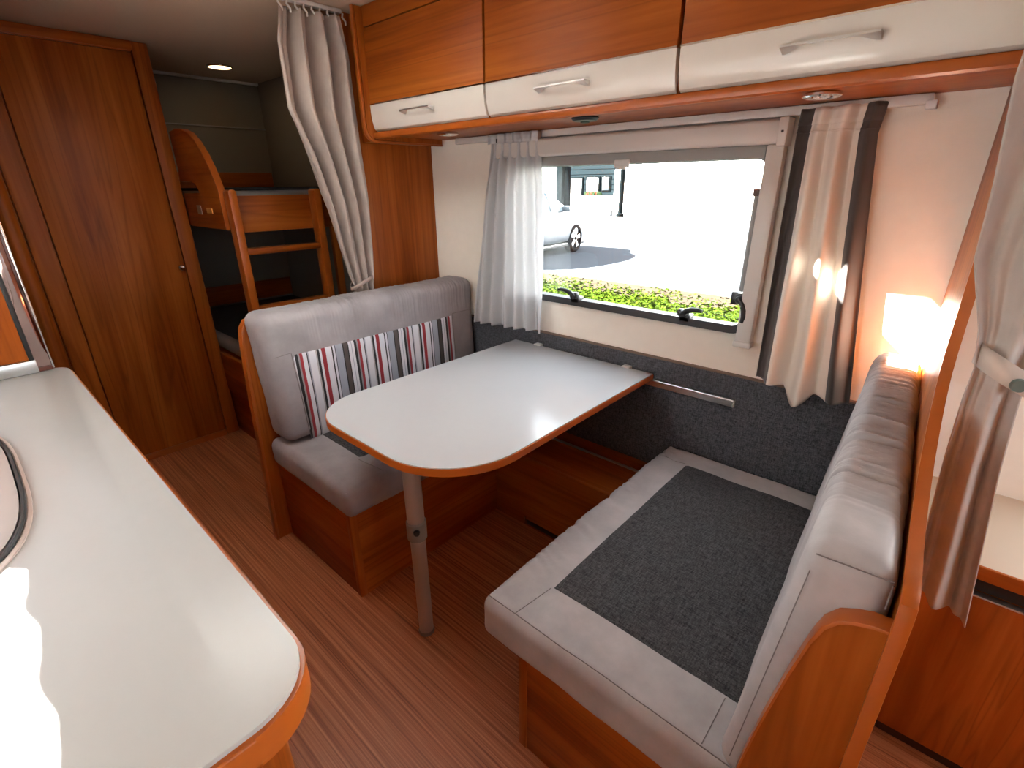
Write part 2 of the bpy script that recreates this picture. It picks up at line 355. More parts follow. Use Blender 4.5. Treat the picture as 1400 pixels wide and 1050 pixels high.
# ------------------------------------------------------------------ dinette window
w1 = struct(bpy.data.objects.new('window_1', None)); col.objects.link(w1); w1.location = ((WIN[0]+WIN[1])/2, 0, WIN[2])
w1.matrix_basis = Matrix.Translation(w1.location)
def rrect(x0, x1, z0, z1, r, n=6):
    return arc(x1-r, z0+r, r, -90, 0, n)+arc(x1-r, z1-r, r, 0, 90, n)+arc(x0+r, z1-r, r, 90, 180, n)+arc(x0+r, z0+r, r, 180, 270, n)
def ring(name, x0, x1, z0, z1, r, wdt, y0, y1, mat, parent):
    o = rrect(x0, x1, z0, z1, r); i = rrect(x0+wdt, x1-wdt, z0+wdt, z1-wdt, max(r-wdt, .003)); n = len(o)
    V = [(p[0], y0, p[1]) for p in o]+[(p[0], y0, p[1]) for p in i]+[(p[0], y1, p[1]) for p in o]+[(p[0], y1, p[1]) for p in i]
    F = []
    for k in range(n):
        q = (k+1) % n
        F += [(k, q, n+q, n+k), (2*n+k, 3*n+k, 3*n+q, 2*n+q), (k, 2*n+k, 2*n+q, q), (n+k, n+q, 3*n+q, 3*n+k)]
    bm = bmesh.new(); vv = [bm.verts.new(v) for v in V]
    for f in F: bm.faces.new([vv[t] for t in f])
    return finish(bm, name, mat, parent)
ring('rubber_gasket', WIN[0]-.004, WIN[1]+.004, WIN[2]-.010, WIN[3]+.004, .055, .026, -.014, .03, RUBBER, w1)
prism('pane', rrect(WIN[0], WIN[1], WIN[2], WIN[3], .04), 'y', .030, .034, PANE, w1)
box('blind_cassette', WIN[0]-.06, .318, -.055, 0, 1.438, 1.498, FRAMEP, w1, .010, 3)
box('cassette_cap', .300, .324, -.058, 0, 1.432, 1.502, FRAMEP, w1, .004)
box('cassette_screw', .309, .315, -.0605, -.057, 1.464, 1.470, BLACK, w1, .001)
box('side_rail', .271, .318, -.035, 0, .872, 1.438, FRAMEP, w1, .006)
box('side_rail', WIN[0]-.06, WIN[0]-.008, -.035, 0, .872, 1.438, FRAMEP, w1, .006)
box('rail_end_cap', .266, .322, -.040, 0, .858, .878, FRAMEP, w1, .006)
box('blind_bar', WIN[0], .270, -.030, -.008, 1.404, 1.438, GREYP, w1, .003)
bt = box('blind_tab', -.205, -.15, -.040, -.028, 1.392, 1.416, WHITEP, w1, .003)
box('tab_lip', -.197, -.158, -.046, -.038, 1.386, 1.396, WHITEP, bt, .002)
tube('stay_bar', [(.262, -.016, 1.31), (.262, -.016, 1.03)], .008, GREYP, w1)
box('stay_end', .252, .272, -.026, -.006, 1.305, 1.325, plain('brown_plastic', (.12, .07, .05), .5), w1, .002)
def latch(x, z, s, vert=False):
    r = thing('window_latch', (x, -.02, z), '', 'latch', 'black latches on the acrylic window')
    def T(p): return (x+p[1], p[2], z+p[0]) if vert else (x+s*p[0], p[2], z+p[1])
    def bxx(name, p0, p1, b):
        a, c = T(p0), T(p1); lo = [min(u, v) for u, v in zip(a, c)]; hi = [max(u, v) for u, v in zip(a, c)]
        return box(name, lo[0], hi[0], lo[1], hi[1], lo[2], hi[2], BLACK, r, b)
    bxx('mount', (-.020, -.020, -.014), (.020, .006, .022), .004)
    bxx('cam', (-.012, .002, -.030), (.020, .026, -.008), .005)
    lathe('pivot', [(0, -.022), (.011, -.022), (.013, -.018), (.013, .010), (0, .010)], T((0, .012, -.012)), (0, 1, 0), BLACK, r, 16)
    tube('lever', [T(p) for p in ((.004, .010, -.028), (-.012, .024, -.030), (-.030, .031, -.032), (-.050, .033, -.033), (-.068, .030, -.033))], [.010, .0095, .0085, .0075, .006], BLACK, r, 8)
    return r
tag(latch(-.362, .922, 1), 'black window latch beside the white sheer curtain, lever over the sill', 'latch')
tag(latch(.090, .922, -1), 'black window latch at the middle of the lower pane edge', 'latch')
tag(latch(.252, 1.005, 1, True), 'black window latch on the upright side of the pane, lever hanging down', 'latch')
# plain windows on the other sides of the caravan
def plainwin(name, axis, at_, w):
    e = struct(bpy.data.objects.new(name, None)); col.objects.link(e)
    d = .04
    for (a0, a1, z0, z1) in ((w[0]-d, w[1]+d, w[2]-d, w[2]), (w[0]-d, w[1]+d, w[3], w[3]+d), (w[0]-d, w[0], w[2], w[3]), (w[1], w[1]+d, w[2], w[3])):
        if axis == 'y': box('window_frame', a0, a1, at_-.02, at_+.02, z0, z1, FRAMEP, e, .004)
        else: box('window_frame', at_-.02, at_+.02, a0, a1, z0, z1, FRAMEP, e, .004)
    if axis == 'y': box('pane', w[0], w[1], at_-.004, at_+.004, w[2], w[3], PANE, e, 0)
    else: box('pane', at_-.004, at_+.004, w[0], w[1], w[2], w[3], PANE, e, 0)
plainwin('window_2', 'y', .018, WIN2)
plainwin('window_3', 'y', YK-.018, KWIN)
plainwin('window_4', 'x', XF+.018, (-1.95, -.2, .95, 1.65))

# curtain rail under the overhead cabinets
cr = thing('curtain_rail', (-.2, -.05, 1.5), 'long white curtain rail under the overhead cabinets above the window', 'curtain rail')
box('rail', -1.0, .612, -.034, -.010, 1.504, 1.527, WHITEP, cr, .003)
box('end_stop', .600, .622, -.038, -.008, 1.494, 1.512, WHITEP, cr, .003)

# ------------------------------------------------------------------ curtains
def pleat(L, Rr, nf, amp, nrm, seed=0, sharp=0.35):
    """L,Rr: [(v,(x,y,z))...]; amp: [(v,(a,))]; returns fn(u,v)"""
    nrm = Vector(nrm)
    def fn(u, v):
        l = Vector(poly(L, v)); r = Vector(poly(Rr, v)); a = poly(amp, v)[0]
        w = u*nf*2*math.pi + 1.1*nz(u*3.1+seed, v*1.3, seed) + 0.5*math.sin(v*2.2+seed)
        off = math.sin(w) + sharp*math.sin(2*w+0.8) + 0.5*nz(u*7, v*2+seed, 3.3)
        p = l.lerp(r, u + 0.3/nf*math.sin(w+1.2)/6.28*min(1, 4*u, 4*(1-u)))
        return p + nrm*a*off
    return fn
# white sheer at the far side of the window
sc_ = thing('sheer_curtain', (-.67, -.06, .75), 'white sheer curtain gathered at the window beside the striped backrest', 'curtain')
fn = pleat([(0, (-.775, -.05, 1.522)), (.08, (-.775, -.05, 1.47)), (.3, (-.815, -.055, 1.30)), (1, (-.885, -.06, .748))],
           [(0, (-.522, -.05, 1.524)), (.08, (-.518, -.05, 1.47)), (.3, (-.500, -.055, 1.30)), (1, (-.478, -.06, .772))],
           6, [(0, (.012,)), (.08, (.006,)), (.2, (.013,)), (1, (.018,))], (0, 1, 0), 2)
grid('cloth', 110, 40, fn, SHEER, sc_, .0008)
grid('heading_tape', 90, 4, lambda u, v: Vector((lerp(-.777, -.520, u), -.052-.013+.006*math.sin(u*38+1), 1.525-.034*v)), SHEER, sc_, .002)
box('curtain_hook', -.722, -.714, -.072, -.064, 1.494, 1.508, BLACK, sc_, .002)
# cream curtain with dark bands
cb = thing('banded_curtain', (.46, -.06, .74), 'cream window curtain with dark brown side bands beside the wooden partition', 'curtain')
fn = pleat([(0, (.348, -.045, 1.516)), (.1, (.345, -.045, 1.45)), (.5, (.350, -.05, 1.15)), (1, (.352, -.05, .775))],
           [(0, (.530, -.04, 1.518)), (.1, (.522, -.04, 1.45)), (.5, (.560, -.045, 1.12)), (1, (.608, -.05, .752))],
           3.2, [(0, (.010,)), (.1, (.012,)), (.5, (.020,)), (1, (.024,))], (0, 1, 0), 5, .25)
def fnb(u, v):
    p = fn(u, v)
    if v > .9 and .3 < u < .62: p.z -= .045*(v-.9)/.1*math.sin((u-.3)/.32*math.pi)
    return p
grid('cloth', 100, 50, fnb, None, cb, .0015, mats=[CREAMC, DARKC], matfn=lambda u, v: 1 if (u < .17 or u > .80) else 0)
for k in (0, 1):
    grid('heading_tape', 60, 4, lambda u, v: fn(u, .012+.05*v+.0*k)+Vector((0, -.003, .004)) if k == 0 else fn(u, .075+.006*v)+Vector((0, -.003, 0)), None, cb, .002,
         mats=[CREAMC, DARKC], matfn=lambda u, v: 1 if (u < .17 or u > .80) else 0)
# grey divider curtain at the bunks
gd = thing('divider_curtain', (-1.17, -.5, .7), 'tall grey divider curtain tied back in front of the bunk beds', 'curtain', 'grey divider curtains')
fn = pleat([(0, (-1.20, -.640, 1.915)), (.10, (-1.18, -.680, 1.80)), (.28, (-1.17, -.685, 1.60)), (.42, (-1.17, -.630, 1.46)), (.60, (-1.17, -.575, 1.26)), (.78, (-1.17, -.545, 1.08)), (.86, (-1.17, -.520, .98)), (.90, (-1.17, -.505, .945)), (1, (-1.17, -.55, .70))],
           [(0, (-1.165, -.425, 1.918)), (.10, (-1.17, -.405, 1.80)), (.28, (-1.165, -.410, 1.60)), (.42, (-1.165, -.410, 1.46)), (.60, (-1.16, -.400, 1.26)), (.78, (-1.16, -.400, 1.08)), (.86, (-1.16, -.408, .98)), (.90, (-1.16, -.413, .945)), (1, (-1.16, -.40, .70))],
           3.4, [(0, (.018,)), (.1, (.030,)), (.5, (.034,)), (.86, (.020,)), (.9, (.014,)), (1, (.024,))], (1, .15, 0), 1, .55)
grid('cloth', 120, 70, fn, CURT, gd, .002)
tb = [Vector((-1.165+.036*math.cos(a), -.460+.056*math.sin(a), .962+.020*math.sin(a)+.006*math.cos(2*a))) for a in [2*math.pi*k/28 for k in range(28)]]
def band(name, loop, h, mat, parent, thick=.002):
    n = len(loop); V = [p+Vector((0, 0, s*h/2)) for s in (-1, 1) for p in loop]
    F = [(k, (k+1) % n, n+(k+1) % n, n+k) for k in range(n)]
    o = mesh(name, V, F, mat, parent, True); m = o.modifiers.new('thickness', 'SOLIDIFY'); m.thickness = thick; return o
band('tieback', tb, .016, CURT, gd)
box('hook_strip', -1.205, -1.18, -.66, -.40, 1.934, 1.948, WHITEP, gd, .003)
for k in range(9):
    y = -.635+.03*k
    tube('curtain_hook', [(-1.185, y, 1.935), (-1.180, y-.006, 1.922), (-1.176, y+.003, 1.910), (-1.182, y+.006, 1.900)], .0035, WHITEP, gd, 6)

# ------------------------------------------------------------------ wardrobe
wd = thing('wardrobe', (-2.5, -1.4, 0), 'tall teak veneer wardrobe with a small chrome knob beside the bunks', 'wardrobe')
XW = -2.218
box('carcass', XR+.01, XW-.02, YK+.01, -.762, 0, H-.004, WZ, wd, .002)
box('post', XW-.022, XW, -.826, -.760, .0, H-.004, WZ, wd, .006)
box('header', XW-.022, XW+.002, YK+.01, -.822, 1.909, H-.004, WY, wd, .002)
box('header_bead', XW-.01, XW+.005, YK+.01, -.83, 1.903, 1.909, WEDGE, wd, .002)
dr = box('door', XW-.022, XW-.001, -1.303, -.831, .035, 1.902, WZ, wd, .003)
lathe('knob', [(0, 0), (.006, 0), (.006, .012), (.013, .018), (.015, .026), (.010, .032), (0, .033)], (XW-.002, -.849, .967), (1, 0, 0), CHROME, dr, 20)
box('side_panel', XW-.022, XW-.001, -1.385, -1.308, .035, 1.902, WZ, wd, .003)
prism('rounded_post', [(XW-.02, -1.47), (XW+.005, -1.47)]+arc(XW-.005, -1.425, .035, -30, 80, 10)+[(XW-.02, -1.388)], 'z', .0, 1.902, WZ, wd)
box('side_panel', XW-.022, XW-.001, YK+.01, -1.472, .035, 1.902, WZ, wd, .003)
box('plinth', XW-.016, XW+.004, -1.385, -.828, .0, .034, WEDGE, wd, .003)

# ------------------------------------------------------------------ bunk beds
bk = thing('bunk_bed', (-2.3, -.4, 0), 'wooden bunk bed with an arched guard board and two mattresses', 'bunk bed')
XB = -1.72
guard = [(-2.205, 1.165), (-1.735, 1.165), (-1.735, 1.335)]+[(-1.755, 1.375), (-1.785, 1.425), (-1.83, 1.48), (-1.885, 1.53), (-1.95, 1.567), (-2.03, 1.588), (-2.12, 1.595), (-2.205, 1.590)]+[(-2.205, 1.37)]+[(-2.07, 1.37), (-2.02, 1.362), (-1.985, 1.338), (-1.975, 1.318), (-2.205, 1.318)]
prism('guard_board', guard, 'y', -.760, -.738, WX, bk, .002)
prism('guard_edge', [(x, z) for x, z in [(-1.733, 1.165), (-1.733, 1.335), (-1.753, 1.376), (-1.783, 1.427), (-1.828, 1.482), (-1.884, 1.533), (-1.95, 1.570), (-2.03, 1.591), (-2.12, 1.598), (-2.12, 1.594), (-2.03, 1.587), (-1.95, 1.566), (-1.886, 1.529), (-1.832, 1.478), (-1.787, 1.423), (-1.757, 1.373), (-1.738, 1.334), (-1.738, 1.165)]], 'y', -.763, -.735, WEDGE, bk)
box('end_board', XB-.022, XB, -.735, -.012, 1.150, 1.308, WY, bk, .003)
box('upper_deck', XR+.03, XB-.024, -.735, -.012, 1.165, 1.20, WX, bk, .003)
box('upper_mattress', XR+.03, XB-.03, -.732, -.015, 1.20, 1.328, MATT, bk, .03, 4)
box('mattress_trim', XR+.03, XB-.05, -.70, -.03, 1.328, 1.342, DMATT, bk, .006)
box('lower_board', -2.19, -1.45, -.775, -.752, .28, .50, WX, bk, .004)
box('lower_base', XR+.03, -1.45, -.750, -.012, .0, .48, WX, bk, .003)
box('lower_mattress', XR+.03, -1.46, -.752, -.015, .50, .60, MATT, bk, .03, 4)
box('lower_blanket', XR+.03, -1.47, -.74, -.03, .60, .612, DMATT, bk, .005)
box('post', XB-.03, XB, -.262, -.226, .62, 1.15, WZ, bk, .004)
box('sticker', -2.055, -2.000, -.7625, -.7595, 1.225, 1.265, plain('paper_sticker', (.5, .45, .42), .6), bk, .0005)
box('orange_reflection', -1.93, -1.86, -.7625, -.7595, 1.232, 1.254, plain('painted_reflection_orange', (.75, .33, .08), .4), bk, .0005)  # orange reflection on the guard board, put in as a coloured plate
ld = thing('bunk_ladder', (-1.69, -.54, .612), 'light wooden ladder hooked on the upper bunk', 'ladder')
for y in (-.752, -.365):
    prism('stile', [(y, .618), (y+.034, .618), (y+.034, 1.325), (y+.026, 1.333), (y+.008, 1.333), (y, 1.325)], 'x', -1.715, -1.655, WEDGE, ld, .003)
for z in (.805, 1.070):
    box('rung', -1.712, -1.662, -.718, -.365, z-.014, z+.014, WY, ld, .005)
bl = thing('ceiling_spot', (-2.49, -.36, H), 'round lit spotlight in the dark ceiling above the bunks', 'spotlight')
lathe('trim_ring', [(.062, 0), (.066, -.004), (.064, -.009), (.056, -.010), (.054, -.004)], (-2.49, -.36, H), (0, 0, 1), CHROME, bl)
lathe('lens', [(0, -.008), (.054, -.008), (.054, -.002), (0, -.002)], (-2.49, -.36, H), (0, 0, 1), emit_mat('warm_lens', (1, .66, .33), 1.1), bl)

# ------------------------------------------------------------------ overhead cabinets
tp = tag(prism('partition_panel', [(-.392, .0), (0, 0), (0, H-.004), (-.392, H-.004)], 'x', -1.216, -1.200, WZ, None, .003), 'tall flat teak partition panel between the window and the bunk curtain', 'panel')
YF = -.375
ep = thing('cabinet_end_panel', (-1.115, -.2, 1.5), 'teak end cheek with rounded lower corner closing the overhead cabinets', 'panel')
prism('cheek', [(-.02, H-.004), (-.398, H-.004), (-.398, 1.555)]+[(a, b) for a, b in arc(-.358, 1.553, .040, 180, 270, 8)]+[(-.02, 1.506)], 'x', -1.112, -1.098, WZ, ep, .002)
prism('edge_band', [(-.402, H-.004), (-.402, 1.555)]+arc(-.358, 1.553, .044, 180, 270, 8)+[(-.02, 1.509), (-.02, 1.502)]+arc(-.358, 1.553, .052, 270, 180, 8)+[(-.410, H-.004)], 'x', -1.113, -1.097, WEDGE, ep, .001)
prism('rear_cheek', [(-.36, 1.507), (-.10, 1.507), (-.10, H-.01), (-.36, H-.01)], 'x', -1.198, -1.113, WZ, ep)
def ocab(x0, x1, hx0, hx1, label):
    c = thing('overhead_cabinet', ((x0+x1)/2, -.2, 1.54), label, 'cabinet', 'overhead cabinets above the window')
    box('carcass', x0, x1, YF+.024, -.002, 1.536, H-.004, WX, c, .001)
    box('fascia', x0, x1, YF+.002, YF+.024, 1.882, H-.004, WX, c, .002)
    d = prism('door', [(YF+.022, 1.877), (YF, 1.877), (YF-.004, 1.632), (YF+.018, 1.632)], 'x', x0+.002, x1-.002, WX, c, .0015)
    lo = [(YF+.018, 1.630), (YF-.004, 1.630), (YF-.0035, 1.605), (YF-.001, 1.580), (YF+.003, 1.560), (YF+.009, 1.546), (YF+.018, 1.540)]
    lp = prism('cream_panel', lo, 'x', x0+.002, x1-.002, CREAM, d, .001)
    prism('panel_bead', [(YF-.007, 1.629), (YF-.007, 1.633), (YF, 1.633), (YF, 1.629)], 'x', x0+.002, x1-.002, CHROME, d)
    # bow handle with two feet
    n = 24; y0 = YF-.003; bm = bmesh.new(); rings = []
    for i in range(n+1):
        t = i/n; x = lerp(hx0, hx1, t); e = min(t, 1-t)
        k = max(0, 1-e/.26); k = k*k*(3-2*k)
        yin = lerp(-.020, .0, k); zt = 1.594
        th = lerp(.0045, .013, k)
        rings.append([bm.verts.new((x, y0-.026, zt)), bm.verts.new((x, y0-.026, zt-.004)), bm.verts.new((x, y0+yin, zt-th)), bm.verts.new((x, y0+yin, zt))])
    for a, b in zip(rings, rings[1:]):
        for q in range(4): bm.faces.new((a[q], a[(q+1) % 4], b[(q+1) % 4], b[q]))
    bm.faces.new(rings[0][::-1]); bm.faces.new(rings[-1])
    finish(bm, 'handle', ALU, lp)
    return c
ocab(-1.094, -.475, -.880, -.716, 'teak overhead cabinet with cream lower strip next to the rounded end cheek')
ocab(-.470, .150, -.258, -.088, 'middle teak overhead cabinet with cream lower strip, between two others')
ocab(.155, .790, .378, .545, 'teak overhead cabinet with cream lower strip above the banded curtain')
pel = thing('cabinet_pelmet', (-.15, -.2, 1.5), 'long teak pelmet board with pale front edge under the overhead cabinets', 'pelmet')
box('board', -1.094, .790, YF+.012, -.002, 1.528, 1.5355, WX, pel, .001)
prism('front_lip', [(YF+.028, 1.536), (YF+.002, 1.536), (YF+.000, 1.530), (YF+.003, 1.518), (YF+.010, 1.514), (YF+.028, 1.516)], 'x', -1.094, .790, WEDGE, pel, .001)
def spot(x, y, label):
    s = thing('recessed_spot', (x, y, 1.528), label, 'spotlight', 'chrome spots under the cabinets')
    lathe('ring', [(.036, 0), (.040, -.003), (.040, -.008), (.034, -.011), (.026, -.008), (.024, -.002)], (x, y, 1.528), (0, 0, 1), CHROME, s)
    lathe('lens', [(0, -.0075), (.018, -.007), (.026, -.004), (.026, -.001), (0, -.001)], (x, y, 1.528), (0, 0, 1), plain('frosted_lens', (.75, .72, .66), .2), s)
    for a in range(5):
        b = math.radians(72*a); box('bulb', x+.013*math.cos(b)-.004, x+.013*math.cos(b)+.004, y+.013*math.sin(b)-.004, y+.013*math.sin(b)+.004, 1.516, 1.523, WHITEP, s, .002)
spot(-.815, -.235, 'small chrome recessed spotlight under the cabinets beside the end cheek')
spot(.425, -.21, 'chrome recessed spotlight above the cream banded curtain')
ds = thing('ceiling_sensor', (-.196, -.234, 1.528), 'flat black round sensor under the middle overhead cabinet', 'sensor')
lathe('body', [(.040, 0), (.042, -.004), (.034, -.011), (.012, -.013), (0, -.013)], (-.196, -.234, 1.528), (0, 0, 1), BLACK, ds)
lathe('cap', [(0, -.016), (.013, -.016), (.015, -.012)], (-.196, -.234, 1.528), (0, 0, 1), plain('green_black', (.02, .05, .035), .3), ds)

# ------------------------------------------------------------------ upholstery
def cushion(name, x0, x1, y0, y1, z0, z1, r, res, mat, parent, disp=None, xf=None, local=False):
    c = Vector(((x0+x1)/2, (y0+y1)/2, (z0+z1)/2)); h = Vector(((x1-x0)/2, (y1-y0)/2, (z1-z0)/2))
    def samp(hh, n):
        inner = hh-r; e = [inner+r*t for t in (0.25, .5, .75, 1.0)]
        return [-q for q in e[::-1]]+[lerp(-inner, inner, i/n) for i in range(n+1)]+e
    S = [samp(h[k], res[k]) for k in range(3)]
    bm = bmesh.new()
    for ax in range(3):
        a, b = (ax+1) % 3, (ax+2) % 3
        for s in (-1, 1):
            g = []
            for u in S[a]:
                row = []
                for v in S[b]:
                    p = [0, 0, 0]; p[ax] = s*h[ax]; p[a] = u; p[b] = v
                    row.append(bm.verts.new(p))
                g.append(row)
            for i in range(len(g)-1):
                for j in range(len(g[0])-1):
                    q = (g[i][j], g[i+1][j], g[i+1][j+1], g[i][j+1])
                    bm.faces.new(q if s > 0 else q[::-1])
    bmesh.ops.remove_doubles(bm, verts=bm.verts[:], dist=1e-5)
    for v in bm.verts:
        p = v.co.copy(); inn = Vector([max(-(h[k]-r), min(h[k]-r, p[k])) for k in range(3)]); d = p-inn
        n = d.normalized() if d.length > 1e-9 else Vector((0, 0, 1))
        q = inn+n*r
        w = q+c
        if disp: w = w+disp(w, n)
        if xf: w = xf(w)
        v.co = w
    return finish(bm, name, mat, parent, True, local, 180)
def seam(name, pts, parent, r=.0009, local=False, mat=None):
    return tube(name, pts, r, mat or SEAM, parent, 6, False, local)

# left bench -----------------------------------------------------------
lb = thing('dinette_bench', (-.8, -.5, 0), 'teak bench box with a tall back board beside the bunk curtain', 'bench')
box('front_panel', -1.06, -.536, -.992, -.974, .0, .345, WX, lb, .002)
box('side_panel', -.554, -.536, -.974, -.016, .0, .345, WY, lb, .002)
box('corner_post', -.560, -.534, -.995, -.968, .0, .345, WZ, lb, .004)
box('seat_board', -1.06, -.556, -.972, -.016, .327, .345, WX, lb, .001)
prism('back_board', [(-.016, 0), (-1.050, 0)]+[(-1.030, .60), (-1.018, .84)]+[(-1.012, .88), (-.995, .905), (-.97, .912)]+[(-.016, .912)], 'x', -1.092, -1.066, WZ, lb, .003)
prism('board_edge', [(-1.044, .0), (-1.054, 0), (-1.034, .60), (-1.022, .84), (-1.015, .884), (-.997, .910), (-.97, .917), (-.97, .911), (-.998, .902), (-1.008, .88), (-1.014, .84), (-1.024, .60)], 'x', -1.096, -1.062, WEDGE, lb, .002)
def seat_disp_l(p, n):
    bulge = .012*max(0, n.z)*math.cos((p.x+.78)/.56*1.5)*math.cos((p.y+.51)/.98*1.5)
    return Vector((0, 0, bulge))+n*.003*nz(p.x*9, p.y*9, p.z*9)
def fold(v, k, seed, s=.0016):
    a = nz(v*k*.32, seed, 1.7); b = nz(v*k*.75, seed+4, 3.1)
    return s*((1-abs(a)*2.2)*.9+(1-abs(b)*2)*.45-.6)
sl = tag(bpy.data.objects.new('seat_cushion', None), 'grey suede seat cushion with charcoal centre, partly under the table', 'cushion', None); col.objects.link(sl)
sl.location = (-.78, -.5, .345); sl.matrix_basis = Matrix.Translation(sl.location)
cushion('cover', -1.055, -.505, -1.008, -.018, .346, .447, .026, (20, 34, 6), SUEDE, sl, seat_disp_l)
def top_l(u, v):
    x = lerp(-1.00, -.655, u); y = lerp(-.868, -.135, v); p = Vector((x, y, .447))
    e = min(u, 1-u, v, 1-v); return p+seat_disp_l(p, Vector((0, 0, 1)))+Vector((0, 0, .0022 if e > .001 else -.002))
grid('charcoal_inset', 24, 34, top_l, DARKF, sl)
def T_l(x, y): p = Vector((x, y, .447)); return p+seat_disp_l(p, Vector((0, 0, 1)))+Vector((0, 0, .0005))
seam('seam', [T_l(lerp(-.655, -.53, i/8), -.868+.002*i) for i in range(9)], sl)
seam('piping', [Vector((lerp(-1.04, -.52, i/16), -.998, .441)) for i in range(17)], sl, .0022, mat=SUEDE)

blc = tag(bpy.data.objects.new('back_cushion', None), 'grey suede back cushion with a red, black and white striped panel', 'cushion', None); col.objects.link(blc)
blc.location = (-1.0, -.5, .45); blc.matrix_basis = Matrix.Translation(blc.location)
def back_disp_l(p, n):
    d = n*.0035*nz(p.x*8, p.y*8, p.z*8)
    t = max(0, min(1, (p.z-.80)/.07))
    k = max(0, min(1, (p.y+.86)/.15))
    d += n*(t*k*fold(p.y+.02*math.sin(p.z*9), 230, 3.3, .0050))
    d += Vector((.010*max(0, n.x)*math.cos((p.y+.5)/.98*1.5), 0, 0))
    return d
def lean_l(p): t = (p.z-.45)/.5; return Vector((p.x-.015*t, p.y-.018*t*(1 if p.y < -.5 else 0), p.z))
cushion('cover', -1.062, -.925, -.992, -.022, .461, .945, .042, (8, 260, 26), SUEDE, blc, back_disp_l, lean_l)
def strip_l(u, v):
    p = Vector((-.925, lerp(-.905, -.165, u), lerp(.46, .800, v))); e = min(u, 1-u, v, 1-v)
    return lean_l(p+back_disp_l(p, Vector((1, 0, 0))))+Vector((.003 if e > .001 else -.002, 0, 0))
grid('striped_panel', 60, 18, strip_l, STR, blc)
def F_l(y, z): p = Vector((-.925, y, z)); return lean_l(p+back_disp_l(p, Vector((1, 0, 0))))+Vector((.0008, 0, 0))
seam('seam', [F_l(lerp(-.965, -.905, i/6), .802-.004*(6-i)/6) for i in range(7)], blc)
seam('seam', [F_l(lerp(-.165, -.05, i/8), .800) for i in range(9)], blc)
seam('seam', [F_l(-.905, lerp(.46, .80, i/8)) for i in range(9)], blc, .0012)
seam('seam', [F_l(-.165, lerp(.46, .80, i/8)) for i in range(9)], blc, .0012)

# box between the benches
hb = thing('heater_box', (-.17, -.16, 0), 'low teak box with a metal strip on top, under the table by the wall', 'box')
box('front_panel', -.534, .196, -.308, -.290, .0, .322, WX, hb, .002)
box('top_board', -.534, .196, -.290, -.016, .304, .322, WX, hb, .001)
box('metal_strip', -.530, .194, -.108, -.094, .3215, .327, ALU, hb, .002)
box('vent_slot', -.36, -.06, -.3095, -.3075, .010, .032, BLACK, hb, .0005)
box('vent_clip', -.372, -.362, -.313, -.3075, .006, .045, STEEL, hb, .001)

# right bench ----------------------------------------------------------
rb = thing('dinette_bench', (.48, -.5, 0), 'teak bench box under the large charcoal-centred seat cushion', 'bench')
box('front_panel', .214, .775, -.990, -.972, .0, .325, WX, rb, .002)
box('side_panel', .198, .214, -.972, -.016, .0, .325, WY, rb, .002)
box('corner_post', .197, .222, -.994, -.966, .0, .325, WZ, rb, .004)
box('seat_board', .216, .775, -.970, -.016, .308, .325, WX, rb, .001)
sr = tag(bpy.data.objects.new('seat_cushion', None), 'large grey suede seat cushion with charcoal centre on the bench by the partition', 'cushion', None); col.objects.link(sr)
sr.location = (.4, -.5, .327); sr.matrix_basis = Matrix.Translation(sr.location)
def seat_disp_r(p, n):
    bulge = .010*max(0, n.z)*math.cos((p.x-.4)/.62*1.5)*math.cos((p.y+.52)/.98*1.5)
    d = Vector((0, 0, bulge))+n*.003*nz(p.x*8, p.y*8, p.z*8)
    k = max(0, 1-abs(p.x-.13)/.075)*max(0, min(1, (p.y+.90)/.1))
    d += n*k*fold(p.y+.5*p.x, 120, 5.1, .0065)*(1 if n.z > .2 or n.x < -.2 else 0)
    g = max(0, 1-abs(p.y+.95)/.08)
    d += n*g*.0028*nz(p.x*22, p.z*5, 4.4)
    return d
cushion('cover', .093, .705, -1.012, -.020, .328, .434, .024, (40, 170, 8), SUEDE2, sr, seat_disp_r)
def top_r(u, v):
    x = lerp(.205, .690, u); y = lerp(-.882, -.125, v); p = Vector((x, y, .434)); e = min(u, 1-u, v, 1-v)
    return p+seat_disp_r(p, Vector((0, 0, 1)))+Vector((0, 0, .0026 if e > .001 else -.002))
grid('charcoal_inset', 40, 60, top_r, DARKF, sr)
def T_r(x, y): p = Vector((x, y, .434)); return p+seat_disp_r(p, Vector((0, 0, 1)))+Vector((0, 0, .0004))
seam('seam', [T_r(lerp(.205, .190, i/8), lerp(-.882, -.995, i/8)) for i in range(9)], sr)
seam('seam', [T_r(lerp(.108, .700, i/40), -.995) for i in range(41)], sr, .0011)
seam('seam', [T_r(lerp(.205, .118, i/6), -.125+.0*i) for i in range(7)], sr)
seam('seam', [T_r(.62, lerp(-.882, -.99, i/6)) for i in range(7)], sr, .0008)

# skewed partition, wing and back cushion of the right bench (local frame: y runs along the board, wall at y = 0)
RZ = math.atan2(.060, 1.02)
def rr_thing(name, z, label, cat):
    o = bpy.data.objects.new(name, None); col.objects.link(o)
    o.location = (.737, 0, z); o.rotation_euler = (0, 0, RZ); o.matrix_basis = Matrix.Translation(o.location) @ Matrix.Rotation(RZ, 4, 'Z')
    return tag(o, label, cat)
pw = rr_thing('partition_board', 0, 'teak partition sweeping up to the ceiling behind the plain grey back cushion', 'partition')
CRV = [(-1.036, .895), (-1.032, .910), (-1.018, .917), (-.98, .919), (-.93, .921), (-.885, .926), (-.84, .934), (-.79, .946), (-.74, .961), (-.69, .980), (-.65, .999), (-.61, 1.022), (-.58, 1.048), (-.562, 1.080), (-.552, 1.12), (-.542, 1.17), (-.525, 1.23), (-.50, 1.30), (-.46, 1.39), (-.425, 1.47), (-.405, 1.55), (-.40, 1.64), (-.40, H-.004)]
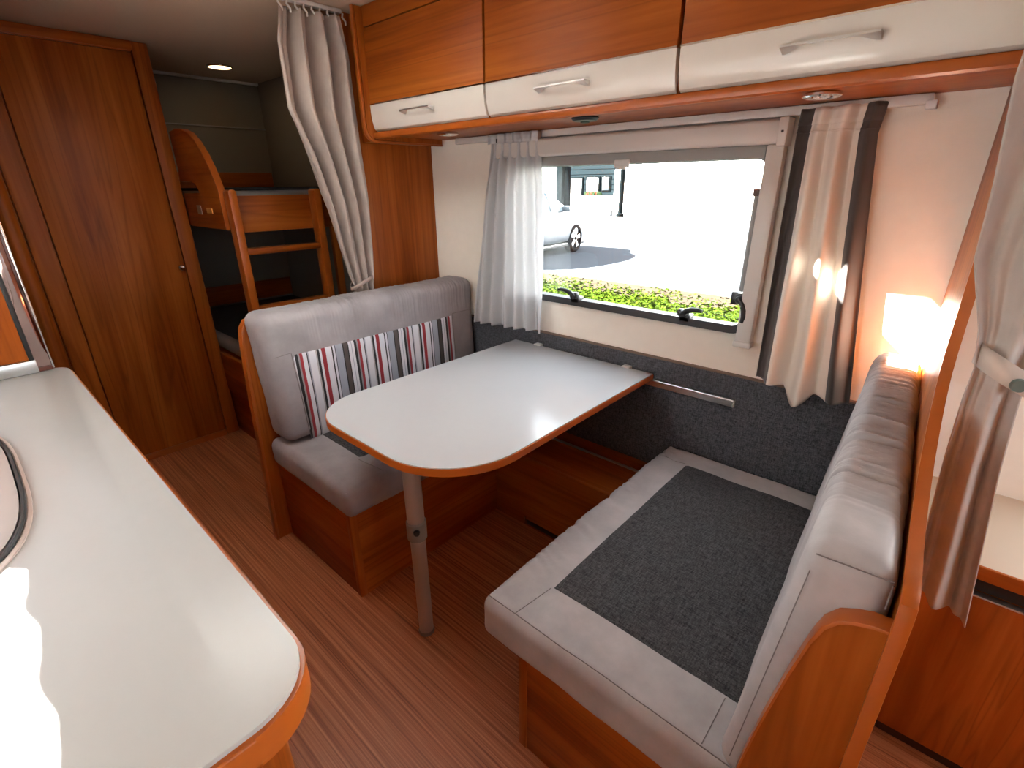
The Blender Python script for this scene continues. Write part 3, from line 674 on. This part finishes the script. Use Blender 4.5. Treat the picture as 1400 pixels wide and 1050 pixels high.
prism('board', [(-.004, 0), (-1.036, 0)]+CRV+[(-.004, H-.004)], 'x', .0, .012, WZ, pw, .001, local=True)
OUT = [(-1.036, .0)]+CRV[:-1]+[(-.40, 1.9)]; A_, B2 = [], []
for k, (a, b) in enumerate(OUT):
    p0, p1 = OUT[max(k-1, 0)], OUT[min(k+1, len(OUT)-1)]; dx, dz = p1[0]-p0[0], p1[1]-p0[1]; q = math.hypot(dx, dz)
    A_.append((a-dz/q*.003, b+dx/q*.003)); B2.append((a+dz/q*.004, b-dx/q*.004))
prism('edge_band', A_+B2[::-1], 'x', -.002, .014, WEDGE, pw, .001, local=True)
wing = [(.002, .0), (-.115, .0), (-.115, .44)]+[(-.112, .50), (-.098, .62), (-.080, .74), (-.068, .805), (-.060, .835), (-.048, .853), (-.034, .860), (-.018, .866), (.002, .866)]
prism('wing', wing, 'y', -1.034, -1.014, WZ, pw, .002, local=True)
prism('wing_edge', [(-.118, .44), (-.115, .50), (-.101, .62), (-.083, .742), (-.071, .808), (-.063, .838), (-.050, .857), (-.034, .865), (-.018, .871), (.002, .871), (.002, .867), (-.018, .866), (-.034, .860), (-.048, .853), (-.060, .835), (-.068, .805), (-.080, .74), (-.098, .62), (-.112, .50), (-.115, .44)], 'y', -1.037, -1.011, WEDGE, pw, .001, local=True)
brc = rr_thing('back_cushion', .436, 'plain light grey suede back cushion leaning on the sweeping partition', 'cushion')
def back_disp_r(p, n):
    d = n*.004*nz(p.x*9+4, p.y*9, p.z*9)
    t = max(0, min(1, (p.z-.34)/.10)); k = max(0, min(1, (p.y+.90)/.2))
    d += n*t*k*fold(p.y+.14*p.x+.01*math.sin(p.z*14), 260, 7.7, .0072)
    return d
def wedge_r(p):
    t = max(0, min(1, p.z/.49)); a = (-.003-p.x)/.142
    return Vector((-.003-a*lerp(.148, .095, t), p.y, p.z))
cushion('cover', -.145, -.003, -1.010, -.030, .012, .490, .034, (10, 300, 24), SUEDE2, brc, back_disp_r, wedge_r, local=True)
def S_r(x, z):
    p = Vector((x, -1.010, z)); return wedge_r(p+back_disp_r(p, Vector((0, -1, 0))))+Vector((0, -.0006, 0))
pts = [S_r(-.128+.0*i, lerp(.06, .455, i/14)) for i in range(15)]
seam('seam', pts, brc, .0008, True)
seam('seam', [wedge_r(Vector((lerp(-.128, -.012, i/12), -1.0075, .474)))+Vector((0, .002, .005)) for i in range(13)], brc, .0009, True)
seam('seam', [wedge_r(Vector((-.012, -1.006, lerp(.475, .44, i/3)))) for i in range(4)], brc, .0012, True)

# ------------------------------------------------------------------ table
tb_ = thing('dining_table', (-.256, -.93, 0), 'white dining table with rounded front corners and teak edge on one tube leg', 'table')
def table_outline(d):
    x0, x1, y0, y1, ra, rb_ = -.662-d, .012+d, -1.022-d, -.034+d*0, .175+d, .235+d
    return arc(x0+ra, y0+ra, ra, 180, 270, 18)+arc(x1-rb_, y0+rb_, rb_, 270, 360, 18)+[(x1, y1), (x0, y1)]
prism('edge_band', table_outline(0), 'z', .677, .698, WEDGE, tb_, .004)
prism('table_top', table_outline(-.003), 'z', .690, .7005, LAM, tb_, .0012)
lathe('leg', [(.025, .40), (.0255, .42), (.0255, .677)], (-.256, -.93, 0), (0, 0, 1), LEGM, tb_)
lathe('lower_leg', [(.0225, .004), (.0225, .41)], (-.256, -.93, 0), (0, 0, 1), LEGM, tb_)
cl = lathe('clamp_collar', [(.025, .372), (.029, .375), (.0295, .432), (.026, .437)], (-.256, -.93, 0), (0, 0, 1), LEGC, tb_)
lathe('clamp_knob', [(0, .036), (.008, .036), (.010, .032), (.010, .020), (0, .02)], (-.256, -.93, .412), (.80, -.60, 0), BLACK, cl, 16)
lathe('foot', [(.0, 0), (.025, 0), (.026, .006), (.0235, .012)], (-.256, -.93, 0), (0, 0, 1), LEGC, tb_)
box('leg_bracket', -.275, -.205, -.965, -.895, .664, .677, LEGC, tb_, .004)
for x in (-.53, -.10): box('wall_clip', x-.016, x+.016, -.046, -.018, .690, .7055, WHITEP, tb_, .003)
tr_ = thing('table_rail', (-.1, -.02, .65), 'aluminium wall rail on the slate fabric beside the table', 'rail')
box('rail_body', -.62, .297, -.026, -.014, .648, .676, ALU, tr_, .002)
box('rail_lip', -.62, .297, -.032, -.024, .666, .676, ALU, tr_, .002)
box('rail_end', .294, .300, -.031, -.014, .650, .675, GREYP, tr_, .001)

# ------------------------------------------------------------------ kitchen
kc = thing('kitchen_unit', (-.3, -1.8, 0), 'teak kitchen base unit below the white worktop', 'cabinet')
prism('carcass', [(-1.04, YK+.005), (.335, YK+.005), (.335, -1.60)]+arc(.275, -1.575, .06, 0, 90, 6)+[(-1.04, -1.515)], 'z', .0, .835, WZ, kc, .002)
for a in range(3): 
    x0 = -1.02+a*.42
    dd = box('door', x0, x0+.40, -1.516, -1.500, .10, .82, WZ, kc, .003)
    lathe('knob', [(0, 0), (.006, 0), (.006, .012), (.013, .018), (.014, .026), (0, .031)], (x0+.36, -1.500, .72), (0, 1, 0), CHROME, dd, 16)
ct = thing('worktop', (-.3, -1.8, .835), 'white kitchen worktop with rounded corner and thick teak edge', 'worktop')
def ctop(d):
    x0, x1, y0, y1 = -1.075-d, .380+d, YK+.004, -1.484+d; r = .078+d; q = .05+d
    return [(x0, y0), (x1, y0)]+arc(x1-r, y1-r, r, 0, 90, 14)+arc(x0+q, y1-q*.9, q, 90, 180, 8, q*.9)
prism('edge_band', ctop(0), 'z', .836, .874, WEDGE, ct, .009, 4)
prism('top_sheet', ctop(-.005), 'z', .862, .880, KLAM, ct, .0015)
ups = box('upstand_profile', -1.072, -1.050, YK+.005, -1.548, .880, .915, ALU, ct, .002)
# sink with black seal and steel bowl
sk = thing('kitchen_sink', (-.40, -1.85, .88), 'oval steel sink with black seal let into the white worktop', 'sink')
def oval(cx, cy, a, b, e, z, n=64):
    out = []
    for k in range(n):
        t = 2*math.pi*k/n; c, s = math.cos(t), math.sin(t)
        out.append((cx+a*math.copysign(abs(c)**e, c), cy+b*math.copysign(abs(s)**e, s), z))
    return out
def rings(name, loops, mat, parent, cap=False):
    bm = bmesh.new(); L = [[bm.verts.new(p) for p in lp] for lp in loops]; n = len(L[0])
    for a, b in zip(L, L[1:]):
        for k in range(n): bm.faces.new((a[k], a[(k+1) % n], b[(k+1) % n], b[k]))
    if cap: bm.faces.new(L[-1])
    return finish(bm, name, mat, parent, True)
SX, SY = -.385, -1.845
def ov(da, z): return oval(SX, SY, .345+da, .197+da, .62, z)
rings('outer_bead', [ov(.004, .8795), ov(.004, .883), ov(.0, .885), ov(-.002, .884), ov(-.002, .8795)], plain('pale_bead', (.42, .33, .29), .3), sk)
rings('black_seal', [ov(-.002, .880), ov(-.002, .888), ov(-.004, .890), ov(-.007, .8895), ov(-.010, .880)], RUBBER, sk)
rings('steel_rim', [ov(-.010, .881), ov(-.010, .8885), ov(-.016, .888), ov(-.050, .884), ov(-.056, .8805)], plain('satin_steel_rim', (.42, .37, .345), .42, .25), sk)
rings('bowl', [ov(-.056, .8805), ov(-.060, .881), ov(-.062, .8812), ov(-.3*.2, .8812)], CHROME, sk)
lid = rings('glass_lid', [ov(-.058, .8808), ov(-.058, .886), ov(-.062, .887)], plain('steel_tray', (.30, .29, .28), .4, .25), sk, True)
for k in range(7):
    tube('drainer_rib', [(-.62+.075*k, -1.96, .8885), (-.62+.075*k, -1.74, .8885)], .003, CHROME, sk, 6)
# tall unit at the end of the worktop
tc_ = thing('tall_unit', (-1.3, -1.8, 0), 'tall teak unit with a narrow mirror strip at the worktop end', 'cabinet')
box('carcass', -1.60, -1.078, YK+.005, -1.522, 0, H-.004, WZ, tc_, .003)
box('wood_panel', -1.078, -1.054, YK+.005, -1.560, .916, H-.004, WZ, tc_, .001)
box('black_seal', -1.078, -1.053, -1.560, -1.550, .884, H-.004, BLACK, tc_, .001)
box('mirror_strip', -1.078, -1.055, -1.550, -1.519, .892, H-.004, MIRROR, tc_, .001)
box('mirror_foot', -1.078, -1.052, -1.550, -1.519, .881, .892, plain('dark_wood_foot', (.08, .02, .01), .4), tc_, .001)
box('chrome_edge', -1.078, -1.052, -1.519, -1.515, .884, H-.004, CHROME, tc_, .001)
# valance over the kitchen window
kv = thing('kitchen_curtain', (-.2, -2.045, 1.28), 'white sheer half curtain and added sun-blocking long drop over the kitchen window', 'curtain')
HALF = sheer_mat('half_curtain_sheer', (.90, .89, .89), .035, .18)
fnk = pleat([(0, (-.60, -2.042, 1.79)), (1, (-.60, -2.042, 1.284))], [(0, (.30, -2.042, 1.79)), (1, (.30, -2.042, 1.262))], 6, [(0, (.008,)), (1, (.004,))], (0, 1, 0), 9)
grid('cloth', 160, 14, fnk, HALF, kv, .001)
fnk2 = pleat([(0, (-1.04, -2.045, 1.79)), (1, (-1.04, -2.045, .95))], [(0, (-.55, -2.045, 1.79)), (1, (-.55, -2.045, .95))], 5, [(0, (.008,)), (1, (.008,))], (0, 1, 0), 6)
grid('sun_block_cloth', 90, 20, fnk2, HALF, kv, .001)  # unseen long panel added to keep direct sun off the sink end
tube('rod', [(-1.045, -2.045, 1.80), (.34, -2.045, 1.80)], .008, WHITEP, kv)

# ------------------------------------------------------------------ front compartment
sb = thing('sideboard', (1.7, -.18, 0), 'low dark teak sideboard with a pale top beyond the partition', 'sideboard')
box('plinth', .83, XF-.02, -.335, -.006, .0, .05, plain('dark_plinth', (.05, .018, .008), .5), sb, .002)
box('carcass', .83, XF-.02, -.345, -.006, .05, .565, WZ, sb, .002)
for a in range(3):
    x0 = .835+a*.61
    box('door', x0, x0+.60, -.366, -.346, .055, .520, WZ, sb, .003)
    box('door_bead', x0, x0+.60, -.369, -.350, .520, .5245, ALU, sb, .001)
box('grip_recess', .835, XF-.03, -.352, -.346, .527, .565, BLACK, sb, .001)
box('top', .828, XF-.02, -.368, -.004, .572, .598, plain('pale_top', (.62, .54, .43), .4, var=.03), sb, .001)
box('top_edge', .828, XF-.02, -.374, -.366, .566, .598, WX, sb, .002)
bw = tag(box('wall_socket', .872, .905, -.018, -.002, .70, .735, BLACK, None, .004), 'small black fitting on the pale wall above the sideboard', 'fitting')
gc = thing('divider_curtain', (.87, -.5, .53), 'light grey divider curtain tied back against the right partition', 'curtain', 'grey divider curtains')
fn = pleat([(0, (.755, -.66, 1.93)), (.32, (.748, -.67, 1.46)), (.42, (.760, -.67, 1.34)), (.50, (.766, -.67, 1.24)), (.57, (.796, -.65, 1.14)), (.61, (.806, -.64, 1.08)), (.66, (.806, -.62, 1.02)), (.75, (.812, -.58, .90)), (1, (.834, -.52, .588))],
           [(0, (1.10, -.64, 1.93)), (.32, (.985, -.64, 1.46)), (.42, (.945, -.635, 1.34)), (.50, (.905, -.63, 1.24)), (.57, (.876, -.62, 1.14)), (.61, (.866, -.61, 1.08)), (.66, (.870, -.60, 1.02)), (.75, (.882, -.57, .90)), (1, (.924, -.53, .560))],
           1.7, [(0, (.016,)), (.45, (.017,)), (.60, (.010,)), (.66, (.011,)), (.8, (.016,)), (1, (.020,))], (.05, 1, 0), 4, .25)
grid('cloth', 110, 70, fn, suede('pale_grey_curtain', (.50, .47, .44)), gc, .002)
loop = [Vector((.838+.037*math.cos(a), -.626+.036*math.sin(a), 1.083-.020*math.cos(a)-.004*math.sin(a))) for a in [2*math.pi*k/28 for k in range(28)]]
band('tieback', loop, .034, suede('tieback_cloth', (.54, .49, .44)), gc)
lathe('button', [(0, .004), (.009, .004), (.010, 0), (.010, -.002)], (.856, -.661, 1.072), (0.3, -1, 0), plain('teal_button', (.12, .18, .17), .3), gc, 16)

# unseen ceiling lamp added to brighten the front compartment
for x, y in ((1.45, -.32),):
    lp = thing('added_ceiling_lamp', (x, y, H), 'round white ceiling lamp added as fill light beyond the sweeping partition', 'lamp')
    lathe('base', [(.15, 0), (.155, -.006), (.155, -.022), (.14, -.026), (.135, -.02)], (x, y, H), (0, 0, 1), WHITEP, lp)
    lathe('diffuser', [(0, -.044), (.07, -.042), (.12, -.034), (.136, -.022), (.136, -.012)], (x, y, H), (0, 0, 1), emit_mat('added_lamp_diffuser', (1, .93, .85), FILL_LAMP), lp)
dj = struct(bpy.data.objects.new('door_1', None)); col.objects.link(dj); dj.location = (.85, YK, 0); dj.matrix_basis = Matrix.Translation(dj.location)
for x0, x1, z0, z1 in ((.42, .45, 0, 1.78), (1.05, 1.08, 0, 1.78), (.45, 1.05, 1.75, 1.78)): box('door_frame', x0, x1, YK-.04, YK+.01, z0, z1, FRAMEP, dj, .003)
box('door_leaf', .452, 1.048, YK-.03, YK-.004, .005, 1.748, WHITEP, dj, .004)
tcb = thing('light_block_cupboard', (1.8, -1.9, 0), 'tall teak cupboard added to darken the low sideboard opposite, next to the entrance door', 'cupboard')  # unseen, added to cut light bouncing onto the sideboard and bench fronts
box('carcass', 1.12, XF-.03, YK+.006, -1.62, 0, H-.004, WZ, tcb, .003)
for k in range(3):
    x0 = 1.125+k*.515; dd = box('door', x0, x0+.505, -1.62, -1.60, .06, H-.03, WZ, tcb, .003)
    lathe('knob', [(0, 0), (.006, 0), (.006, .012), (.013, .018), (.014, .026), (0, .031)], (x0+.46, -1.600, 1.0), (0, 1, 0), CHROME, dd, 16)

# ------------------------------------------------------------------ outside
GZ = -.45
CONC = plain('pale_concrete', (.050, .053, .060), .9, var=.05, vscale=.6, spec=0)
GR = plain('lawn', (.019, .031, .003), .95, var=.45, vscale=7, spec=0)
DRY = plain('dry_verge', (.030, .0235, .017), .95, var=.3, vscale=5, spec=0)
struct(box('ground', -60, 40, -40, 70, GZ-.3, GZ, CONC, bev=0))
def strip(name, pa, pb, w0, w1, h, mat, label, cat):
    d = (Vector(pb)-Vector(pa)).normalized(); nn = Vector((-d.y, d.x)); V = []
    for z in (GZ-.02, GZ+h):
        for p in (Vector(pa)+nn*w0, Vector(pb)+nn*w0, Vector(pb)+nn*w1, Vector(pa)+nn*w1): V.append((p.x, p.y, z))
    o = mesh(name, V, [(3, 2, 1, 0), (4, 5, 6, 7), (0, 1, 5, 4), (1, 2, 6, 5), (2, 3, 7, 6), (3, 0, 4, 7)], mat)
    return tag(o, label, cat, kind='stuff')
strip('dry_verge', (-16, 2.6), (12, 2.6), 3.20, 4.25, .02, DRY, 'dry sandy verge between the lawn and the concrete yard', 'verge')
strip('turf', (-16, 2.6), (12, 2.6), -.05, 3.195, .0200, GR, 'flat green turf bed below the grass blades outside', 'turf')
V, F = [], []
for k in range(26000):
    x = random.uniform(-9, 3.0); t = random.random()
    yc = 3.0+2.95*t+.35*nz(x*1.1, 0, 0)+(random.random()**3)*.9
    a = random.uniform(0, 6.28); h = random.uniform(.012, .040); w = random.uniform(.02, .045)
    dx, dy = math.cos(a)*w, math.sin(a)*w; q = len(V)
    V += [(x-dx, yc-dy, GZ+.0205), (x+dx, yc+dy, GZ+.0205), (x+random.uniform(-.05, .05), yc+random.uniform(-.05, .05), GZ+.02+h)]; F.append((q, q+1, q+2))
tag(mesh('lawn_grass', V, F, GR), 'short green lawn grass outside below the window', 'grass', kind='stuff')

def extr_outline(name, pts, x0, x1, mat, parent, bev=.0, inset=None, local=True):
    return prism(name, pts, 'x', x0, x1, mat, parent, bev, 3, local=local)
car = bpy.data.objects.new('parked_car', None); col.objects.link(car); tag(car, 'silver white hatchback car parked on the yard outside the window', 'car')
car.location = (-8.55, 10.15, GZ); car.rotation_euler = (0, 0, R(6)); car.matrix_basis = Matrix.Translation(car.location) @ Matrix.Rotation(R(6), 4, 'Z') @ Matrix.Scale(1.13, 4)
PAINT = plain('silver_white_paint', (.066, .074, .088), .35, 0.0, coat=.15); DGL = plain('dark_car_glass', (.10, .13, .15), .08); TYRE = plain('tyre', (.006, .006, .007), .8, spec=0.05)
# body sections along +y (front), local origin below the front axle
sec = [(-3.45, .45, .80, .66, .95, .60), (-3.40, .30, .98, .78, 1.18, .62), (-3.1, .24, 1.02, .86, 1.42, .62), (-2.6, .22, 1.02, .88, 1.54, .63), (-1.9, .22, 1.01, .89, 1.58, .64), (-1.2, .22, 1.00, .89, 1.55, .63), (-.7, .22, .98, .89, 1.40, .62), (-.25, .22, .96, .89, 1.10, .66), (.05, .22, .93, .88, .98, .72), (.4, .23, .86, .85, .90, .74), (.68, .26, .74, .76, .78, .68), (.78, .34, .62, .62, .64, .55)]
bm = bmesh.new(); L = []
for y, zb, zw, hw, zr, hr in sec:
    zr = max(zr, zw+.01)
    half = [(hw*.93, zb), (hw, zb+.12), (hw, (zb+zw)/2), (hw*.985, zw), (lerp(hw, hr, .55), lerp(zw, zr, .6)), (hr, zr-.03), (hr*.6, zr)]
    L.append([bm.verts.new((x, y, z)) for x, z in half]+[bm.verts.new((-x, y, z)) for x, z in half[::-1]])
for a, b in zip(L, L[1:]):
    n = len(a)
    for k in range(n): bm.faces.new((a[k], a[(k+1) % n], b[(k+1) % n], b[k]))
bm.faces.new(L[0]); bm.faces.new(L[-1][::-1])
body = finish(bm, 'body', PAINT, car, True, True, 60)
sd = body.modifiers.new('subsurf', 'SUBSURF'); sd.levels = 2; sd.render_levels = 2
for s in (1, -1):
    def Q(y, z, o=.012, s=s):
        for (y0, _, zw0, hw0, zr0, hr0), (y1, _, zw1, hw1, zr1, hr1) in zip(sec, sec[1:]):
            if y0 <= y <= y1:
                t = (y-y0)/(y1-y0); zw = lerp(zw0, zw1, t); hw = lerp(hw0, hw1, t); zr = lerp(zr0, zr1, t); hr = lerp(hr0, hr1, t)
                k = max(0, min(1, (z-zw)/max(.05, zr-zw))); return (s*(lerp(hw*.985, hr, k)+o), y, z)
    w = [Q(-1.15, 1.00), Q(-.42, 1.00), Q(-.62, 1.15), Q(-.85, 1.30), Q(-1.15, 1.42)]
    w2 = [Q(-1.22, 1.00), Q(-1.22, 1.43), Q(-1.9, 1.47), Q(-2.5, 1.42), Q(-2.75, 1.05), Q(-2.0, 1.01)]
    for pts in (w, w2):
        n = len(pts); V = pts+[(p[0]-s*.02, p[1], p[2]) for p in pts]
        mesh('side_window', V, [tuple(range(n)), tuple(range(2*n-1, n-1, -1))]+[(k, n+k, n+(k+1) % n, (k+1) % n) for k in range(n)], DGL, car, local=True)
    box('wing_mirror', s*.92-.10, s*.92+.10, -.62, -.50, .98, 1.11, plain('dark_mirror', (.06, .07, .08), .3), car, .04, 3, local=True)
    for y in (0, -2.72):
        wh = lathe('wheel', [(.20, -.10), (.30, -.10), (.335, -.07), (.335, .07), (.30, .10), (.245, .10), (.24, .07)], (s*.80, y, .335), (s, 0, 0), TYRE, car, 32, local=True)
        lathe('rim', [(0, .045), (.06, .055), (.075, .04), (.075, .03)], (s*.80, y, .335), (s, 0, 0), ALU, wh, 24, local=True)
        lathe('rim_back', [(0, .01), (.24, .01), (.24, .03), (0, .03)], (s*.80, y, .335), (s, 0, 0), plain('dark_rim', (.006, .006, .008), .5, spec=0.1), wh, 24, local=True)
        for k in range(5):
            a = R(72*k+10); ca, sa = math.cos(a), math.sin(a); P = []
            for rr_, hw_ in ((.05, .030), (.235, .050)):
                for q in (-1, 1):
                    for d in (.03, .085):
                        P.append((s*(.80+d), y+rr_*ca-q*hw_*sa, .335+rr_*sa+q*hw_*ca))
            mesh('spoke', P, [(0, 1, 3, 2), (4, 6, 7, 5), (0, 2, 6, 4), (1, 5, 7, 3), (0, 4, 5, 1), (2, 3, 7, 6)], ALU, wh, local=True)
    box('headlight', s*.62-.14, s*.62+.14, .52, .66, .66, .75, plain('lamp_glass', (.7, .72, .75), .1), car, .03, 3, local=True)
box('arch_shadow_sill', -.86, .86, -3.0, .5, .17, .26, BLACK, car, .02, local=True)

# slate coloured house with gable, far behind the yard
WHT = plain('white_render', (.80, .79, .77), .85, var=.03, vscale=.5); SLATE = plain('slate_boards', (.0068, .010, .0115), .7, spec=0); SLATE2 = plain('slate_frame', (.003, .0045, .005), .6, spec=0)
hs = thing('slate_house', (-19, 27, GZ), 'slate blue boarded house with white doors across the yard', 'house')
Yh = 26.0
xs = [-19.89, -15.69]
nb = 16; hh = 4.6
for k in range(nb):
    z0 = GZ+hh*k/nb
    box('board', xs[0], xs[1], Yh-.03+.012*(k % 2), Yh, z0, z0+hh/nb-.03, SLATE, hs, .008, 1)
box('back_wall', xs[0], xs[1], Yh, Yh+7, GZ, GZ+hh, SLATE2, hs, .01)
prism('roof', [(xs[0]-.15, GZ+hh), (xs[1]+.02, GZ+hh), ((xs[0]+xs[1])/2, GZ+hh+2.4)], 'y', Yh-.35, Yh+7.3, SLATE2, hs)
box('corner_post', xs[0]-.1, xs[0]+.35, Yh-.35, Yh-.05, GZ, GZ+hh, SLATE2, hs, .01)
GGLASS = plain('grey_house_glass', (.030, .036, .040), .3)
for nm, x0, x1, z0, z1, pn, pm in (('door', -19.09, -18.13, GZ, 1.71, 'door_panel', WHT), ('window', -17.91, -16.92, .66, 1.73, 'pane', WHT), ('window', -16.80, -16.16, .87, 1.76, 'pane', GGLASS)):
    f = box(nm, x0, x1, Yh-.08, Yh-.02, z0, z1, SLATE2, hs, .01)
    box(pn, x0+.09, x1-.09, Yh-.12, Yh-.07, z0+.08, z1-.08, pm, f, .01)
dp = thing('drain_pipe', (-14.82, Yh-1, GZ), 'dark slim post standing beside the slate house', 'post')
tube('pipe', [(-14.82, Yh-1, GZ), (-14.82, Yh-1, GZ+4.2)], .14, SLATE2, dp); lathe('base', [(.22, 0), (.22, .12), (.15, .2)], (-14.82, Yh-1, GZ), (0, 0, 1), SLATE2, dp)
pl = thing('planter', (-16.5, Yh-.6, GZ), 'white planter wall with red flowers in front of the house window', 'planter')
c0 = Vector((-17.73, Yh-.6, .63)); c1 = Vector((-15.74, Yh-.6, .63))
box('trough', c0.x, min(c1.x, xs[1]-.05), Yh-.9, Yh-.3, GZ, c0.z, WHT, pl, .03)
for k in range(10):
    x = lerp(c0.x+.3, c1.x-.8, k/9); bmq = bmesh.new(); bmesh.ops.create_icosphere(bmq, subdivisions=2, radius=.16)
    for v in bmq.verts: v.co = v.co*(1+.5*nz(*(v.co*9+Vector((k, 0, 0)))))+Vector((x, Yh-.6, c0.z+.1))
    finish(bmq, 'flower' if k % 3 == 1 else 'leaf_clump', plain('red_flower', (.10, .013, .009), .7, spec=0) if k % 3 == 1 else plain('leaf_green', (.010, .016, .008), .8, spec=0), pl)
wb = thing('white_building', (0, 33, GZ), 'long white rendered building across the bright yard', 'building')
box('wall', xs[1]+.06, 34, Yh-.5, 40, GZ, 6.5, WHT, wb, .02)
for k in range(3): box('plinth_band', xs[1]+.06, 34, Yh-.55-.04*k, Yh-.48, GZ+.25*k, GZ+.25*k+.16, plain('pale_band', (.74, .72, .69), .9), wb, .01)
box('coping', xs[1]+.05, 34.1, Yh-.65, 40.1, 6.5, 6.7, WHT, wb, .02)
lh = thing('white_garage', (-32, 30, GZ), 'white garage wall left of the slate house', 'building')
box('wall', -48, xs[0]-.45, 27, 36, GZ, 4.3, WHT, lh, .02)
box('roof', -48.3, xs[0]-.40, 26.7, 36.3, 4.3, 4.5, SLATE2, lh, .02)
